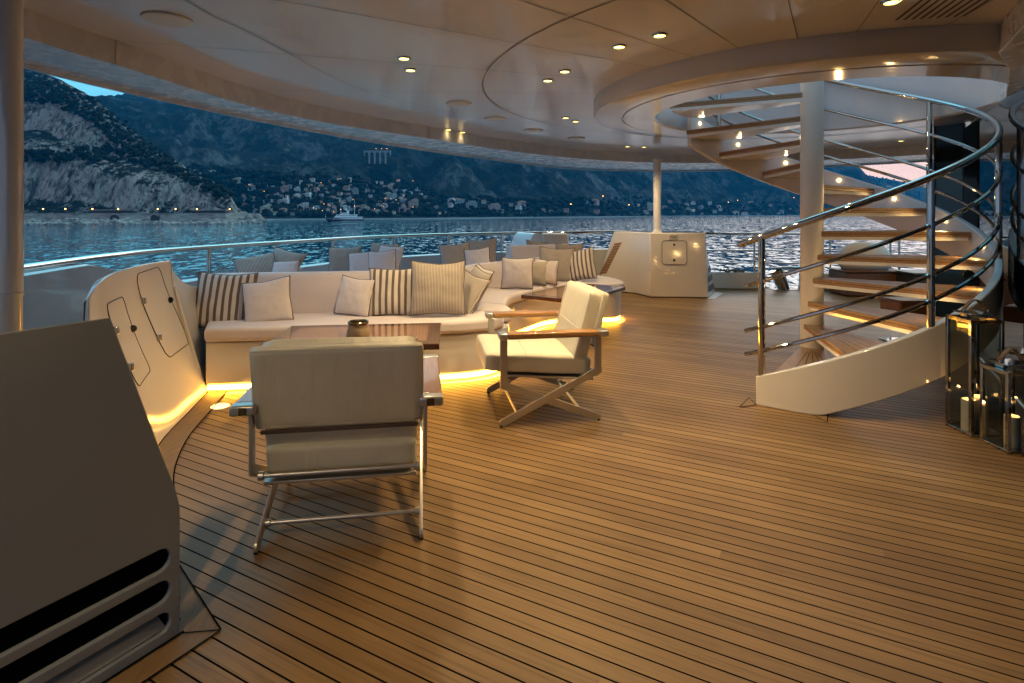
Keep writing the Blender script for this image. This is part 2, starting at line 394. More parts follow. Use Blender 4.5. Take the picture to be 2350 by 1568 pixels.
for X_, Y_, lab in ((-1.35, .75, 'added unseen fill downlight just above the photographer, left one'), (.9, .55, 'added unseen fill downlight just above the photographer, right one')):  # unseen fill lamps added above the camera to brighten chair back and near deck
    t = downlight(1514, 80, lab, dg, 48 if X_ < 0 else 14); t.location = (X_, Y_, ZC)
for px, py, lab in ((384, 43, 'large grey round ceiling speaker near the top left corner'), (1053, 237, 'round white ceiling speaker, first of the curved row of small speakers'),
    (1136, 272, 'round cream ceiling speaker, second of the curved row counted from the left'), (1224, 299, 'round cream ceiling speaker, third of the curved row counted from the left'),
    (1323, 317, 'round grey ceiling speaker, fourth of the curved row below the stair ring'), (1457, 359, 'flat round ceiling speaker far away beside the white pole'),
    (1890, -6, 'round ceiling speaker cut off by the top of the photo')):
    t = MB().lathe([(.0005, -.014), (.118, -.014), (.128, -.011), (.131, -.004), (.131, .001)], n=40).build('ceiling_speaker', GREYW, loc=G(px, py, ZC)); tag(t, lab, 'speaker', 'round ceiling speakers')
vg = empty('air_grille', G(2150, 22, ZC), 'dark slotted air grille in the ceiling at the top right', 'vent')
sm = MB()
ga, gb = G(2056, 46, ZC), G(2118, -3, ZC)
gc = G(2190, 38, ZC)
e1 = (gb - ga).normalized(); e2 = (gc - ga) / 7
for k in range(9):
    a = ga + e2 * k; bb = a + e1 * .52; w = Vector((-e1.y, e1.x, 0)) * .008
    sm.add([v + Vector((0, 0, -.003)) - vg.location for v in (a - w, bb - w, bb + w, a + w)], [(0, 1, 2, 3)])
sm.build('slot', DARKGAP, vg)
# ------------------------------------------------------------------ spiral stair
def hel(a, r, z): a = R(a); return Vector((AX.x + r * math.sin(a), AX.y - r * math.cos(a), z))
def nose(a): return .22 * (1 + (a + 41) / 23.7)
st = empty('spiral_stair', (AX.x, AX.y, 0), 'white spiral stair with teak treads winding round a round column through the ceiling opening', 'staircase')
O = Vector((AX.x, AX.y, 0))
def sb(mb, name, mat, parent=st, **k):
    mb.v = [tuple(Vector(v) - O) for v in mb.v]; return mb.build(name, mat, parent, **k)
sb(MB().lathe([(.0, 0), (.098, 0), (.1, .005), (.1, 3.9), (0, 3.9)], (AX.x, AX.y, 0), 48), 'column', GREYW)
strg = MB(); NS = 110
sa = [-44 + (262 + 0) * i / NS for i in range(NS + 1)]
secs = []
for a in sa:
    zt = nose(a) + .03; zb = max(.0, nose(a) - .345 if a > -28 else 0)
    if a < -28: zb = 0.0
    zb = max(0.0, nose(a) - .36 + max(0, (60 - a)) * .0) if a > -28 else 0.0
    secs.append([hel(a, 1.33, zb), hel(a, 1.385, zb), hel(a, 1.385, zt), hel(a, 1.33, zt)])
vs = [v for s_ in secs for v in s_]; fs = []
for i in range(NS):
    for k in range(4): fs.append((i * 4 + k, i * 4 + (k + 1) % 4, i * 4 + 4 + (k + 1) % 4, i * 4 + 4 + k))
fs += [(3, 2, 1, 0), (NS * 4, NS * 4 + 1, NS * 4 + 2, NS * 4 + 3)]
strg.add(vs, fs); sb(strg, 'stringer', WHITE, bevel=.008)
for n in range(1, 13):
    a0 = -41 + 23.7 * (n - 1); a1 = a0 + 27; z = .22 * n
    off = .085
    d0 = Vector((math.sin(R(a0 + 4)), -math.cos(R(a0 + 4)))); t0 = Vector((-d0.y, d0.x))    # t0 points up the climb
    d1 = Vector((math.sin(R(a1 - 3)), -math.cos(R(a1 - 3)))); t1 = Vector((-d1.y, d1.x))
    A = [AX + d0 * .04 - t0 * off]
    A.append(AX + d0 * 1.325 - t0 * off)
    for k in range(1, 6): aa = R(a0 + (a1 - a0) * k / 6); A.append(AX + Vector((math.sin(aa), -math.cos(aa))) * 1.325)
    A += [AX + d1 * 1.325 + t1 * .06, AX + d1 * .04 + t1 * .06]
    A = [(p.x, p.y) for p in A]
    m = MB().prism(A, z - .048, z)
    tr = sb(m, 'tread', TREADW, bevel=.005)
    cm = AX + (d0 + d1).normalized() * .68
    A2 = [tuple(Vector(p) * .965 + cm * .035) for p in A]
    sb(MB().prism(A2, z - .082, z - .049), 'tread_plate', WHITE, tr, bevel=.004)
    js = MB()                                              # caulk seams in the tread
    for f in (.12, .3, .5, .7, .88):
        am = R(a0 + 3 + (a1 - a0 - 5) * f); dd = Vector((math.sin(am), -math.cos(am))); tt = Vector((-dd.y, dd.x)) * .0022
        s0, s1 = AX + dd * (.17 + .25 * abs(f - .5)), AX + dd * 1.30
        js.add([v3(s0 - tt, z + .0015), v3(s1 - tt, z + .0015), v3(s1 + tt, z + .0015), v3(s0 + tt, z + .0015)], [(0, 1, 2, 3)])
    p0, p1 = AX + d0 * .1 - t0 * (off + .0012), AX + d0 * 1.31 - t0 * (off + .0012)
    js.add([v3(p0, z - .026), v3(p1, z - .026), v3(p1, z - .023), v3(p0, z - .023)], [(0, 1, 2, 3)])
    q0, q1 = AX + d1 * .1 + t1 * .0612, AX + d1 * 1.31 + t1 * .0612
    js.add([v3(q0, z - .026), v3(q1, z - .026), v3(q1, z - .023), v3(q0, z - .023)], [(0, 1, 2, 3)])
    sb(js, 'caulk_seam', CAULK, tr, smooth=False)
    am = (a0 + a1) / 2 + 2
    pl = hel(am, 1.326, z + .10); dr = Vector((-math.sin(R(am)), math.cos(R(am)), 0))
    Ml = dr.to_track_quat('Z', 'Y').to_matrix()
    lp = sb(MB().lathe([(.0, .006), (.012, .006), (.0125, 0)], pl, 16, M=Ml), 'step_light', STEPL)
    rlamp('step_lamp', pl + dr * .04 - O, 5.0, (1, .62, .22), st, .012, spot=150, blend=.8, direction=dr + Vector((0, 0, -.5)))
def rz(a): return 1.285 + .0091 * (a + 45)
def railpath(a0, a1, dz, r=1.357, n=90): return [hel(a0 + (a1 - a0) * i / n, r, rz(a0 + (a1 - a0) * i / n) + dz) for i in range(n + 1)]
sb(MB().tube(railpath(-50, 215, 0), .027, 14), 'handrail', STEEL)
for dz in (-.345, -.70, -.885): sb(MB().tube(railpath(-48, 212, dz), .0155, 10), 'rail', STEEL)
for a in (-42.5, 6, 54, 102, 150, 198):
    sb(MB().tube([hel(a, 1.357, nose(a) + .02), hel(a, 1.357, rz(a))], .026, 14), 'post', STEEL)
    for dz in (-.345, -.70, -.885):
        aa = R(a); tn = Vector((math.cos(aa), math.sin(aa), .5)).normalized(); p = hel(a, 1.357, rz(a) + dz)
        sb(MB().tube([p - tn * .036, p + tn * .036], .021, 10), 'clamp', STEEL)
for dlt, nm in ((0, 0), (1, 1)):
    pts = [(1697, 935), (1718, 914), (1736, 930)] if nm == 0 else [(1862, 950), (1898, 970), (1902, 940)]
    V = [G(x, y, .004) for x, y in pts]; mb = MB().add(V, [(0, 1, 2)])
    fi = mb.build('deck_insert', TEAKF, smooth=False); tag(fi, 'small triangular teak deck insert at the ' + ('left toe' if nm == 0 else 'heel') + ' of the white stair stringer', 'deck insert')
    bd = MB()
    for i in range(3):
        a, bb = V[i], V[(i + 1) % 3]; t = (bb - a).normalized(); w = Vector((-t.y, t.x, 0)) * .003
        bd.add([a - w + Vector((0, 0, .002 + i * .0004)), bb - w + Vector((0, 0, .002 + i * .0004)), bb + w + Vector((0, 0, .002 + i * .0004)), a + w + Vector((0, 0, .002 + i * .0004))], [(0, 1, 2, 3)])
    bd.build('caulk_line', CAULK, fi, smooth=False)
# ------------------------------------------------------------------ glass wall and black pillar on the right
gw = empty('glass_wall', v3(gl(-2), 0), 'dark mirror-like glass wall at the right edge reflecting the stair', 'glass wall')
def gbox(mb, s0, s1, o0, o1, z0, z1):
    ps = [gl(s0, o0), gl(s1, o0), gl(s1, o1), gl(s0, o1)]; mb.prism([(p.x, p.y) for p in ps], z0, z1); mb.v = [tuple(Vector(v)) for v in mb.v]; return mb
def gbuild(mb, name, mat, **k):
    mb.v = [tuple(Vector(v) - gw.location) for v in mb.v]; return mb.build(name, mat, gw, **k)
gbuild(gbox(MB(), -8.5, 2.03, 0, .05, .06, ZB - .008), 'glass_panel', GLASSW)
gbuild(gbox(MB(), -8.5, 2.035, -.012, .06, 0.001, .058), 'sill', STEEL, bevel=.004)
gbuild(gbox(MB(), 2.032, 2.075, -.004, .06, .001, ZB - .009), 'end_frame', BLACK, bevel=.004)
pb = MB()
A_, B_ = Q(2127, 487, 7.05), Q(2213, 487, 7.05)
pb.prism([(A_.x + .02, 6.96), (B_.x - .05, 6.96), (B_.x + .36, 7.55), (A_.x + .44, 7.6)], .0, ZC)
tag(pb.build('pillar', BLACK, bevel=.03, seg=3, origin=(A_.x + .2, 7.1, 0)), 'black gloss pillar standing behind the stair railing', 'pillar')
# ------------------------------------------------------------------ poles
def pole(px, Y, w, z0, label):
    x = (px - CX) * Y / F
    t = empty('pole', (x, Y, z0), label, 'pole')
    r = w * Y / F / 2
    MB().lathe([(0, 0), (r, 0), (r, ZB + .02 - z0), (0, ZB + .02 - z0)], n=32).build('shaft', WHITE, t)
    MB().lathe([(r + .0005, .0), (r * 1.35, .0), (r * 1.33, .02), (r * 1.05, .05), (r + .0005, .08)], n=32).build('base_flange', WHITE, t)
    MB().lathe([(r + .0005, -.03), (r * 1.3, -.005), (r * 1.3, .008), (r + .0005, .008)], (0, 0, ZB - z0 - .008), n=32).build('top_flange', WHITE, t)
    return t
pole(1508, 10.3, 17.5, 1.12, 'slim white pole standing on the white cabinet by the far railing')
lp_ = empty('pole', ((21 - CX) * 2.7 / F, 2.7, 0), 'thick plain white pole at the left edge of the photo', 'pole'); r = .0535
MB().lathe([(0, 1.12), (r, 1.12), (r, ZC + .01), (0, ZC + .01)], n=40).build('shaft', WHITE, lp_)
MB().lathe([(0, .002), (r * .96, .002), (r * .96, 1.095), (r * 1.06, 1.108), (r * 1.06, 1.119), (0, 1.119)], n=40).build('pedestal', WHITE, lp_)
# ------------------------------------------------------------------ bulwark and rail
bw = empty('bulwark', (-3.3, 4.5, 0), 'glossy pale bulwark curving round the deck edge below the rail', 'bulwark')
bo = [p for p in outline if True]
i0 = 0; i1 = max(i for i, p in enumerate(bo) if p.x < 2.3 and p.y > 9)
seg = bo[i0:i1 + 1]
inn = offset_path(seg, -.02); out_ = offset_path(seg, .16)
def hb(p): # height of the bulwark along the edge
    if p.x < -2.5 and p.y < 4.6: return 1.09
    if p.x < -2.5 and p.y < 5.5: return 1.09 - .29 * (p.y - 4.6) / .9
    return .80
m = MB()
m.strip([v3(p, 0) for p in inn], [v3(p, hb(p) - .012) for p in inn]); 
m.strip([v3(p, hb(p) - .012) for p in inn], [v3(q.lerp(p, .9), hb(p)) for p, q in zip(inn, out_)])
m.strip([v3(q.lerp(p, .9), hb(p)) for p, q in zip(inn, out_)], [v3(q, hb(p)) for p, q in zip(inn, out_)])
m.strip([v3(q, hb(p)) for p, q in zip(inn, out_)], [v3(q, -3) for q in out_])
m.v = [tuple(Vector(v) - bw.location) for v in m.v]; m.build('wall', BULW, bw)
rl = empty('deck_rail', (-2.3, 8.0, .8), 'polished steel rail on short posts curving above the bulwark behind the sofa', 'railing')
ctr = offset_path(seg, .07)
j0 = min(range(len(ctr)), key=lambda i: (ctr[i] - Vector((-3.35, 3.9))).length)
rp = [v3(p, 1.12) for p in ctr[j0:]]
m = MB().tube(rp, .026, 12); m.v = [tuple(Vector(v) - rl.location) for v in m.v]; m.build('top_rail', STEEL, rl)
for px in (480, 632, 766, 902, 1029, 1152, 1290):
    best = min((p for p in ctr[j0:]), key=lambda p: abs((p.x / p.y) - (px - CX) / F))
    # interpolate finely
    fine = []
    for a, b2 in zip(ctr[j0:-1], ctr[j0 + 1:]):
        for k in range(12): fine.append(a.lerp(b2, k / 12))
    best = min(fine, key=lambda p: abs((p.x / p.y) - (px - CX) / F))
    m = MB().tube([v3(best, hb(best) - .01), v3(best, 1.11)], .021, 12); m.v = [tuple(Vector(v) - rl.location) for v in m.v]; m.build('post', STEEL, rl)
# far right low bulwark and rail
lw = [Vector((3.75, 11.15)), Vector((5.0, 11.08)), Vector((6.0, 10.98)), Vector((7.4, 10.6)), Vector((8.6, 9.9)), Vector((9.5, 8.8))]
LB = empty('low_bulwark', (5, 11.1, 0), 'low white bulwark beside the far cabinet under the open rail', 'bulwark')
m = MB(); A = lw; B = offset_path(lw, .14)
for (s0, s1) in ((0, 2), ):
    pass
g0 = (1762 - CX) / F; g1 = (1838 - CX) / F                         # fairlead gap between these bearings
fineA = [a.lerp(b2, k / 20) for a, b2 in zip(A[:-1], A[1:]) for k in range(20)]
fineB = [a.lerp(b2, k / 20) for a, b2 in zip(B[:-1], B[1:]) for k in range(20)]
for cond in (lambda p: p.x / p.y < g0, lambda p: p.x / p.y > g1):
    ia = [i for i, p in enumerate(fineA) if cond(p)]
    pa = [fineA[i] for i in ia]; pb_ = [fineB[i] for i in ia]
    m.prism([(p.x, p.y) for p in pa + pb_[::-1]], .002, .315)
m.v = [tuple(Vector(v) - LB.location) for v in m.v]; m.build('wall', WHITE, LB, bevel=.012)
FR = empty('open_rail', (5, 11.15, .3), 'open steel rail with two thinner wires along the far right deck edge', 'railing')
cl = [a.lerp(b2, .5) for a, b2 in zip(fineA, fineB)]
for z, r in ((1.075, .021), (.745, .012), (.50, .012)):
    m = MB().tube([v3(p, z) for p in [Vector((3.2, 11.2))] + cl], r, 10); m.v = [tuple(Vector(v) - FR.location) for v in m.v]; m.build('rail', STEEL, FR)
for px in (1733, 1903, 2048, 2066, 2190):
    p = min(cl, key=lambda p: abs(p.x / p.y - (px - CX) / F)); m = MB().tube([v3(p, .31), v3(p, 1.07)], .020, 12)
    m.v = [tuple(Vector(v) - FR.location) for v in m.v]; m.build('post', STEEL, FR)
# ------------------------------------------------------------------ foreground louvre cabinet (left)
K = Vector((-1.178, 2.02)); D = Vector((.5, .866)); NF = Vector((D.y, -D.x))          # face direction / outward normal
LC = empty('louvre_cabinet', (K.x, K.y, 0), 'grey white cabinet with three long louvre slots in the lower left corner', 'cabinet')
def fpt(t, z, o=0): p = K + D * t + NF * o; return Vector((p.x, p.y, z))
zt = 1.163
slots = []
def px2face(x, y):                                            # point of the face plane under a pixel
    k = (x - CX) / F; t = (k * K.y - K.x) / (D.x - k * D.y); Y = K.y + D.y * t
    return t, EYE - (y - CY) * Y / F
prof = [(-2.6, .0), (0, .0), (0.0, .455), (-.015, .52), (-.222, zt), (-2.6, zt)]
def slot_poly(zc, h, tend):
    pts = []; r = h / 2
    for k in range(9): a = -PI / 2 + PI * k / 8; pts.append((tend - r + r * math.cos(a), zc + r * math.sin(a)))
    return pts + [(-2.4, zc + h / 2), (-2.4, zc - h / 2)]
bm = bmesh.new()
def loop_verts(poly, off): return [bm.verts.new(fpt(t, z, off) - LC.location) for t, z in poly]
sl = []
s1 = px2face(380, 1253)[1]; s1b = px2face(380, 1292)[1]
for (ya, yb) in ((1253, 1303), (1326, 1376), (1400, 1446)):
    za, zb_ = px2face(388, ya)[1], px2face(388, yb)[1]; sl.append(((za + zb_) / 2, za - zb_))
tend = px2face(392, 1280)[0] 
ov = loop_verts(prof, 0); edges = [bm.edges.new((ov[i], ov[(i + 1) % len(ov)])) for i in range(len(ov))]
inner_loops = []
for zc, h in sl:
    pv = loop_verts(slot_poly(zc, h, tend), 0); inner_loops.append(pv)
    edges += [bm.edges.new((pv[i], pv[(i + 1) % len(pv)])) for i in range(len(pv))]
bmesh.ops.triangle_fill(bm, use_beauty=True, use_dissolve=False, edges=edges)
for pv in inner_loops:                                        # slot walls
    bk = [bm.verts.new(Vector(v.co) - Vector((NF.x, NF.y, 0)) * .016) for v in pv]
    for i in range(len(pv)): bm.faces.new((pv[i], pv[(i + 1) % len(pv)], bk[(i + 1) % len(pv)], bk[i]))
bk = [bm.verts.new(Vector((v.co.x - NF.x * (.75 if v.co.z < .7 else .06), v.co.y - NF.y * (.75 if v.co.z < .7 else .06), v.co.z - (.03 if v.co.z > .7 else 0)))) for v in ov]
for i in range(len(ov)): bm.faces.new((ov[i], ov[(i + 1) % len(ov)], bk[(i + 1) % len(ov)], bk[i]))
bmesh.ops.recalc_face_normals(bm, faces=bm.faces)
me = bpy.data.meshes.new('body'); bm.to_mesh(me); bm.free(); me.materials.append(gelcoat('shaded_white_paint', (.235, .268, .33), .2))  # same family white, darkened and cooled so its colour carries the shade
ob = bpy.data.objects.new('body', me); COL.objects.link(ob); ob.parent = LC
bv = ob.modifiers.new('bevel', 'BEVEL'); bv.width = .005; bv.segments = 3; bv.limit_method = 'ANGLE'; bv.angle_limit = R(40)
for poly in me.polygons: poly.use_smooth = True
me.set_sharp_from_angle(angle=R(30))
for i, (zc, h) in enumerate(sl):
    m = MB(); a = h / 2 + .012; q = [fpt(t, z, o) - LC.location for o in (-.0165, -.16) for t, z in ((-2.5, zc - a), (tend + .012, zc - a), (tend + .012, zc + a), (-2.5, zc + a))]
    m.add(q, [(4, 5, 6, 7), (0, 1, 5, 4), (1, 2, 6, 5), (2, 3, 7, 6), (3, 0, 4, 7)]); m.build('slot_box', DARKGAP, LC, smooth=False)
bl = MB(); 
q = [fpt(-2.4, sl[2][0] - sl[2][1] * .5, -.02), fpt(tend - .005, sl[2][0] - sl[2][1] * .5, -.02), fpt(tend - .005, sl[2][0] + sl[2][1] * .05, -.11), fpt(-2.4, sl[2][0] + sl[2][1] * .05, -.11)]
bl.add([v - LC.location for v in q], [(0, 1, 2, 3)]); bl.build('louvre_blade', GREYW, LC, smooth=False)
# teak margin boards round it
mg = MB(); e = .0045
c0 = K + NF * .005; ap = G(507, 1450, 0); ap = Vector((ap.x, ap.y))
t1 = G(235, 1620, 0); 
mg.add([v3(c0, e), v3(ap, e), v3(ap - D * 3, e), v3(c0 - D * 3, e)], [(0, 1, 2, 3)])
p2 = G(412, 1302, 0); p2 = Vector((p2.x, p2.y)); c1 = K + D * .3
mg.add([v3(c0, e), v3(ap, e), v3(G(470, 1392), e), v3(p2, e)], [(0, 1, 2, 3)])
mo = mg.build('margin_board', TEAKF, smooth=False); tag(mo, 'teak margin boards mitred round the foot of the foreground louvre cabinet', 'margin board')
ln = MB()
def line(a, b2, w, z):
    a = Vector((a[0], a[1])); b2 = Vector((b2[0], b2[1])); t = (b2 - a).normalized(); n_ = Vector((-t.y, t.x)) * w / 2
    ln.add([v3(a - n_, z), v3(b2 - n_, z), v3(b2 + n_, z), v3(a + n_, z)], [(0, 1, 2, 3)])
line(c0, ap, .006, .0075); line(ap, ap - D * 3, .006, .0080); line(ap, G(470, 1392), .006, .0085); line(G(470, 1392), p2, .006, .0088); line(c0 + NF * .002 + D * .01, c0 + NF * .002 - D * 3, .010, .0092)
ln.build('caulk_line', CAULK, mo, smooth=False)
# ------------------------------------------------------------------ door cabinet (left, glossy, two doors)
DC = empty('door_cabinet', (-2.35, 3.8, 0), 'glossy white flared cabinet with two hatch doors beside the sofa', 'cabinet')
Bc = smooth_path([(-2.53, 4.72, 0), (-2.42, 4.25, 0), (-2.29, 3.71, 0), (-2.08, 3.2, 0), (-1.80, 2.75, 0)], 8)
Tc = smooth_path([(-2.735, 4.50, 1.125), (-2.70, 4.2, 1.13), (-2.62, 3.85, 1.13), (-2.46, 3.42, 1.125), (-2.33, 3.10, 1.07)], 8)
NU = len(Bc) - 1; NV = 14
def S(u, v, off=0.0):
    def at(path, u): x = max(0, min(u, 1)) * NU; i = min(int(x), NU - 1); return path[i].lerp(path[i + 1], x - i)
    def raw(u, v):
        p = at(Bc, u).lerp(at(Tc, u), v); w = math.sin(PI * v)
        bl_ = at(Bc, u) ; inward = Vector((.86, -.35, 0))
        p = p + inward * (-.05 * w) ; 
        if u > .82: d = ((u - .82) / .18) ** 2; p = p + Vector((-.04, .03, -.05 * v)) * d
        if v > .72: p = p + Vector((.05, -.02, 0)) * ((v - .72) / .28) ** 2
        return p
    p = raw(u, v)
    if off:
        du = raw(min(1, u + .02), v) - raw(max(0, u - .02), v); dv = raw(u, min(1, v + .02)) - raw(u, max(0, v - .02))
        n_ = du.cross(dv).normalized()
        if n_.dot(Vector((.8, -.6, 0))) < 0: n_ = -n_
        p = p + n_ * off
    return p
m = MB(); grid = [[S(i / NU, j / NV) for i in range(NU + 1)] for j in range(NV + 1)]
vs = [p for row in grid for p in row]; W_ = NU + 1
fs = [(j * W_ + i, j * W_ + i + 1, (j + 1) * W_ + i + 1, (j + 1) * W_ + i) for j in range(NV) for i in range(NU)]
m.add(vs, fs)
def backp(p, z=None):
    k = 1 - .8 * max(0, min(1, (3.9 - p.y) / .8)) ** 2; return Vector((p.x - .13 * k, p.y + .03 * k, p.z - .05 * k if z is None else z))
m.strip(grid[NV], [backp(p) for p in grid[NV]])                    # top
m.strip([backp(p) for p in grid[NV]], [backp(p, 0) for p in grid[NV]])
m.strip([grid[j][NU] for j in range(NV + 1)], [Vector((grid[j][NU].x - .026, grid[j][NU].y + .02, grid[j][NU].z - .01)) for j in range(NV + 1)])
# right shoulder: concave wing that runs down to the sofa
wing = [Vector((-2.735, 4.50, 1.125)), Vector((-2.745, 4.62, 1.02)), Vector((-2.76, 4.78, .92)), Vector((-2.80, 5.0, .85)), Vector((-2.84, 5.25, .82))]
wing = smooth_path(wing, 4); base_w = [Vector((-2.53 - .27 * k / (len(wing) - 1), 4.72 + .55 * k / (len(wing) - 1), 0)) for k in range(len(wing))]
prev = None
for f in [0, .2, .4, .6, .8, 1]:
    row = [bw_.lerp(w, f) if k else S(0, f) for k, (w, bw_) in enumerate(zip(wing, base_w))]
    if prev: m.strip(prev, row)
    prev = row
m.strip(wing, [Vector((p.x - .15, p.y + .03, p.z - .04)) for p in wing])
m.strip([Vector((p.x - .15, p.y + .03, p.z - .04)) for p in wing], [Vector((p.x - .15, p.y + .03, 0)) for p in wing])
m.v = [tuple(Vector(v) - DC.location) for v in m.v]; m.build('body', WHITE, DC, auto=50, bevel=.02, seg=3)
def px2S(x, y):
    best = None
    for it in range(3):
        rng = [(i / 30, j / 30) for i in range(31) for j in range(31)] if it == 0 else [(best[1] + (i - 5) / (30 * 5 ** it) * 1.0, best[2] + (j - 5) / (30 * 5 ** it)) for i in range(11) for j in range(11)]
        for u, v in rng:
            p = S(u, v); d = (CX + F * p.x / p.y - x) ** 2 + (CY + F * (EYE - p.z) / p.y - y) ** 2
            if best is None or d < best[0]: best = (d, u, v)
    return best[1], best[2]
def panel_door(corners, label):
    C = [px2S(*c) for c in corners]                           # TL TR BR BL
    def bil(a, b2): 
        u = (1 - b2) * ((1 - a) * C[0][0] + a * C[1][0]) + b2 * ((1 - a) * C[3][0] + a * C[2][0]); v = (1 - b2) * ((1 - a) * C[0][1] + a * C[1][1]) + b2 * ((1 - a) * C[3][1] + a * C[2][1])
        return u, v
    con = [((x + 0.0), (y + 0.0)) for x, y in rrect(0, 0, 1, 1, .11, 6)]; con = [(x + (x2 - x) * q / m_, y + (y2 - y) * q / m_) for (x, y), (x2, y2) in zip(con, con[1:] + con[:1]) for m_ in (max(1, int(max(abs(x2 - x), abs(y2 - y)) / .06)),) for q in range(m_)]
    d = MB(); nr = 7; nc = len(con); vs = []
    for k in range(1, nr + 1):
        for a, b2 in con: vs.append(S(*bil(.5 + (a - .5) * k / nr, .5 + (b2 - .5) * k / nr), .0022))
    fs = [tuple(range(nc))] + [(k * nc + i, k * nc + (i + 1) % nc, (k + 1) * nc + (i + 1) % nc, (k + 1) * nc + i) for k in range(nr - 1) for i in range(nc)]
    d.add(vs, fs); d.v = [tuple(Vector(v) - DC.location) for v in d.v]; dr = d.build('hatch_door', WHITE, DC, auto=60)
    path = [S(*bil(a, b2), .0018) - DC.location for a, b2 in con + con[:1]]
    MB().tube(path, .0034, 6, cap=False).build('gasket', DARKGAP, dr)
    if label: dr['label'] = label
    for (a, b2) in ((.0, .3), (.0, .74)):
        p = S(*bil(a, b2), .012) - DC.location; MB().box((-.014, -.014, -.022), (.014, .014, .022), Matrix.Translation(p)).build('hinge', STEEL, dr, bevel=.004)
    p = S(*bil(.93, .42), .010) - DC.location; MB().lathe([(0, .008), (.018, .008), (.024, 0)], p, 20, M=Vector((.8, -.6, 0)).to_track_quat('Z', 'Y').to_matrix()).build('latch', BLACK, dr)
    return dr
panel_door([(312, 630), (366, 612), (440, 785), (386, 824)], None)
panel_door([(243, 700), (282, 680), (346, 850), (318, 890)], None)
# curved teak margin along its foot
bp = [Vector((p.x, p.y)) for p in Bc]; nrm_off = offset_path(bp, .0); o1 = offset_path(bp, .155)
if (o1[3] - Vector((0, 3))).length > (bp[3] - Vector((0, 3))).length: o1 = offset_path(bp, -.155)
mm = MB().strip([v3(p, .0042) for p in bp], [v3(p, .0042) for p in o1]).build('curved_margin_board', TEAKF, smooth=False); tag(mm, 'curved teak margin board along the foot of the glossy hatch cabinet', 'margin board')
sgn = 1 if (offset_path(bp, .155)[3] - o1[3]).length < 1e-6 else -1
MB().strip([v3(p, .0072) for p in offset_path(bp, sgn * .151)], [v3(p, .0072) for p in offset_path(bp, sgn * .159)]).strip([v3(p, .0078) for p in offset_path(bp, sgn * .001)], [v3(p, .0078) for p in offset_path(bp, sgn * .008)]).build('caulk_line', CAULK, mm, smooth=False)
# ------------------------------------------------------------------ twin cabinet on the far side
TW = empty('service_cabinet', (2.9, 10.4, 0), 'white cabinet with square hatch and side louvres carrying the slim pole', 'cabinet')
b0 = [(1.55, 10.75), (2.05, 10.62), (2.27, 10.40), (2.43, 9.99), (3.41, 9.89), (3.78, 10.58), (3.60, 11.15), (2.2, 11.3)]
b1 = [(1.92, 10.75), (2.12, 10.66), (2.30, 10.46), (2.43, 10.03), (3.38, 9.93), (3.55, 10.58), (3.45, 11.1), (2.4, 11.2)]
m = MB().loft(b0, b1, 0.012, 1.135); m.v = [tuple(Vector(v) - TW.location) for v in m.v]; m.build('body', WHITE, TW, bevel=.018, seg=3)
m = MB().loft([(p[0], p[1] + .012) for p in b0], [(p[0], p[1] + .012) for p in b0], .001, .011); m.v = [tuple(Vector(v) - TW.location) for v in m.v]; m.build('foot_gap', DARKGAP, TW)
def twp(x, y, o):                                             # point on the front face under a pixel
    a = Vector((2.43, 9.99)); d = Vector((.98, -.10)); k = (x - CX) / F; t = (k * a.y - a.x) / (d.x - k * d.y); p = a + d * t; Y = p.y; z = EYE - (y - CY) * Y / F
    return Vector((p.x, p.y + .04 * z / 1.135 - o, z)) - TW.location
pts = rrect(1520, 553, 1577, 607, 7); hd = MB(); f_ = [twp(x, y, .006) for x, y in pts]; bk_ = [twp(x, y, -.002) for x, y in pts]; n_ = len(pts)
hd.add(f_ + bk_, [tuple(range(n_))] + [(i, (i + 1) % n_, n_ + (i + 1) % n_, n_ + i) for i in range(n_)]); hd = hd.build('hatch_door', WHITE, TW)
MB().tube([twp(x, y, .004) for x, y in pts + pts[:1]], .005, 6, cap=False).build('gasket', DARKGAP, hd)
for y in (562, 598): MB().lathe([(0, .008), (.018, .008), (.022, 0)], twp(1548, y, .006), 18, M=Vector((0, -1, 0)).to_track_quat('Z', 'Y').to_matrix()).build('latch', BRASS, hd)
c_ = twp(1547, 544.5, .006); so = MB().box((-.085, -.006, -.045), (.085, .008, .045), Matrix.Translation(c_)).build('socket', GREYW, TW, bevel=.004)
for dx in (-.03, 0, .03): MB().box((-.006, -.002, -.012), (.006, .0, .012), Matrix.Translation(c_ + Vector((dx, -.0065, 0)))).build('socket_hole', DARKGAP, so)
for z0, z1 in ((.10, .20), (.26, .36), (.42, .52)):
    a = Vector((3.41, 9.89)); d = (Vector((3.78, 10.58)) - a); q = []
    for f, z in ((.06, z0), (.93, z0), (.93, z1), (.06, z1)): 
        p = a + d * f; zz = z / 1.135; q.append(Vector((p.x + (-.03 - .2 * f) * zz + .012, p.y + .04 * (1 - f) * zz - .006, z)) - TW.location)
    MB().add(q, [(0, 1, 2, 3)]).build('louvre_slot', DARKGAP, TW, smooth=False)
sl_ = MB()
for k in range(12):
    f = k / 12; a = Q(1376 + 36 * f, 630 - 72 * f, 10.3); b2 = Q(1376 + 36 * (f + .07), 630 - 72 * (f + .07), 10.3)
    sl_.add([a, a + Vector((.12, -.02, .02)), b2 + Vector((.12, -.02, .02)), b2, a + Vector((0, .05, 0)), a + Vector((.12, .03, .02)), b2 + Vector((.12, .03, .02)), b2 + Vector((0, .05, 0))], [(0, 1, 2, 3), (7, 6, 5, 4), (0, 4, 5, 1), (1, 5, 6, 2), (2, 6, 7, 3), (3, 7, 4, 0)])
sp = sl_.build('slatted_panel', TEAK, origin=(1.8, 10.3, .2)); tag(sp, 'slanted teak slat panel leaning beside the far white cabinet', 'slatted panel')
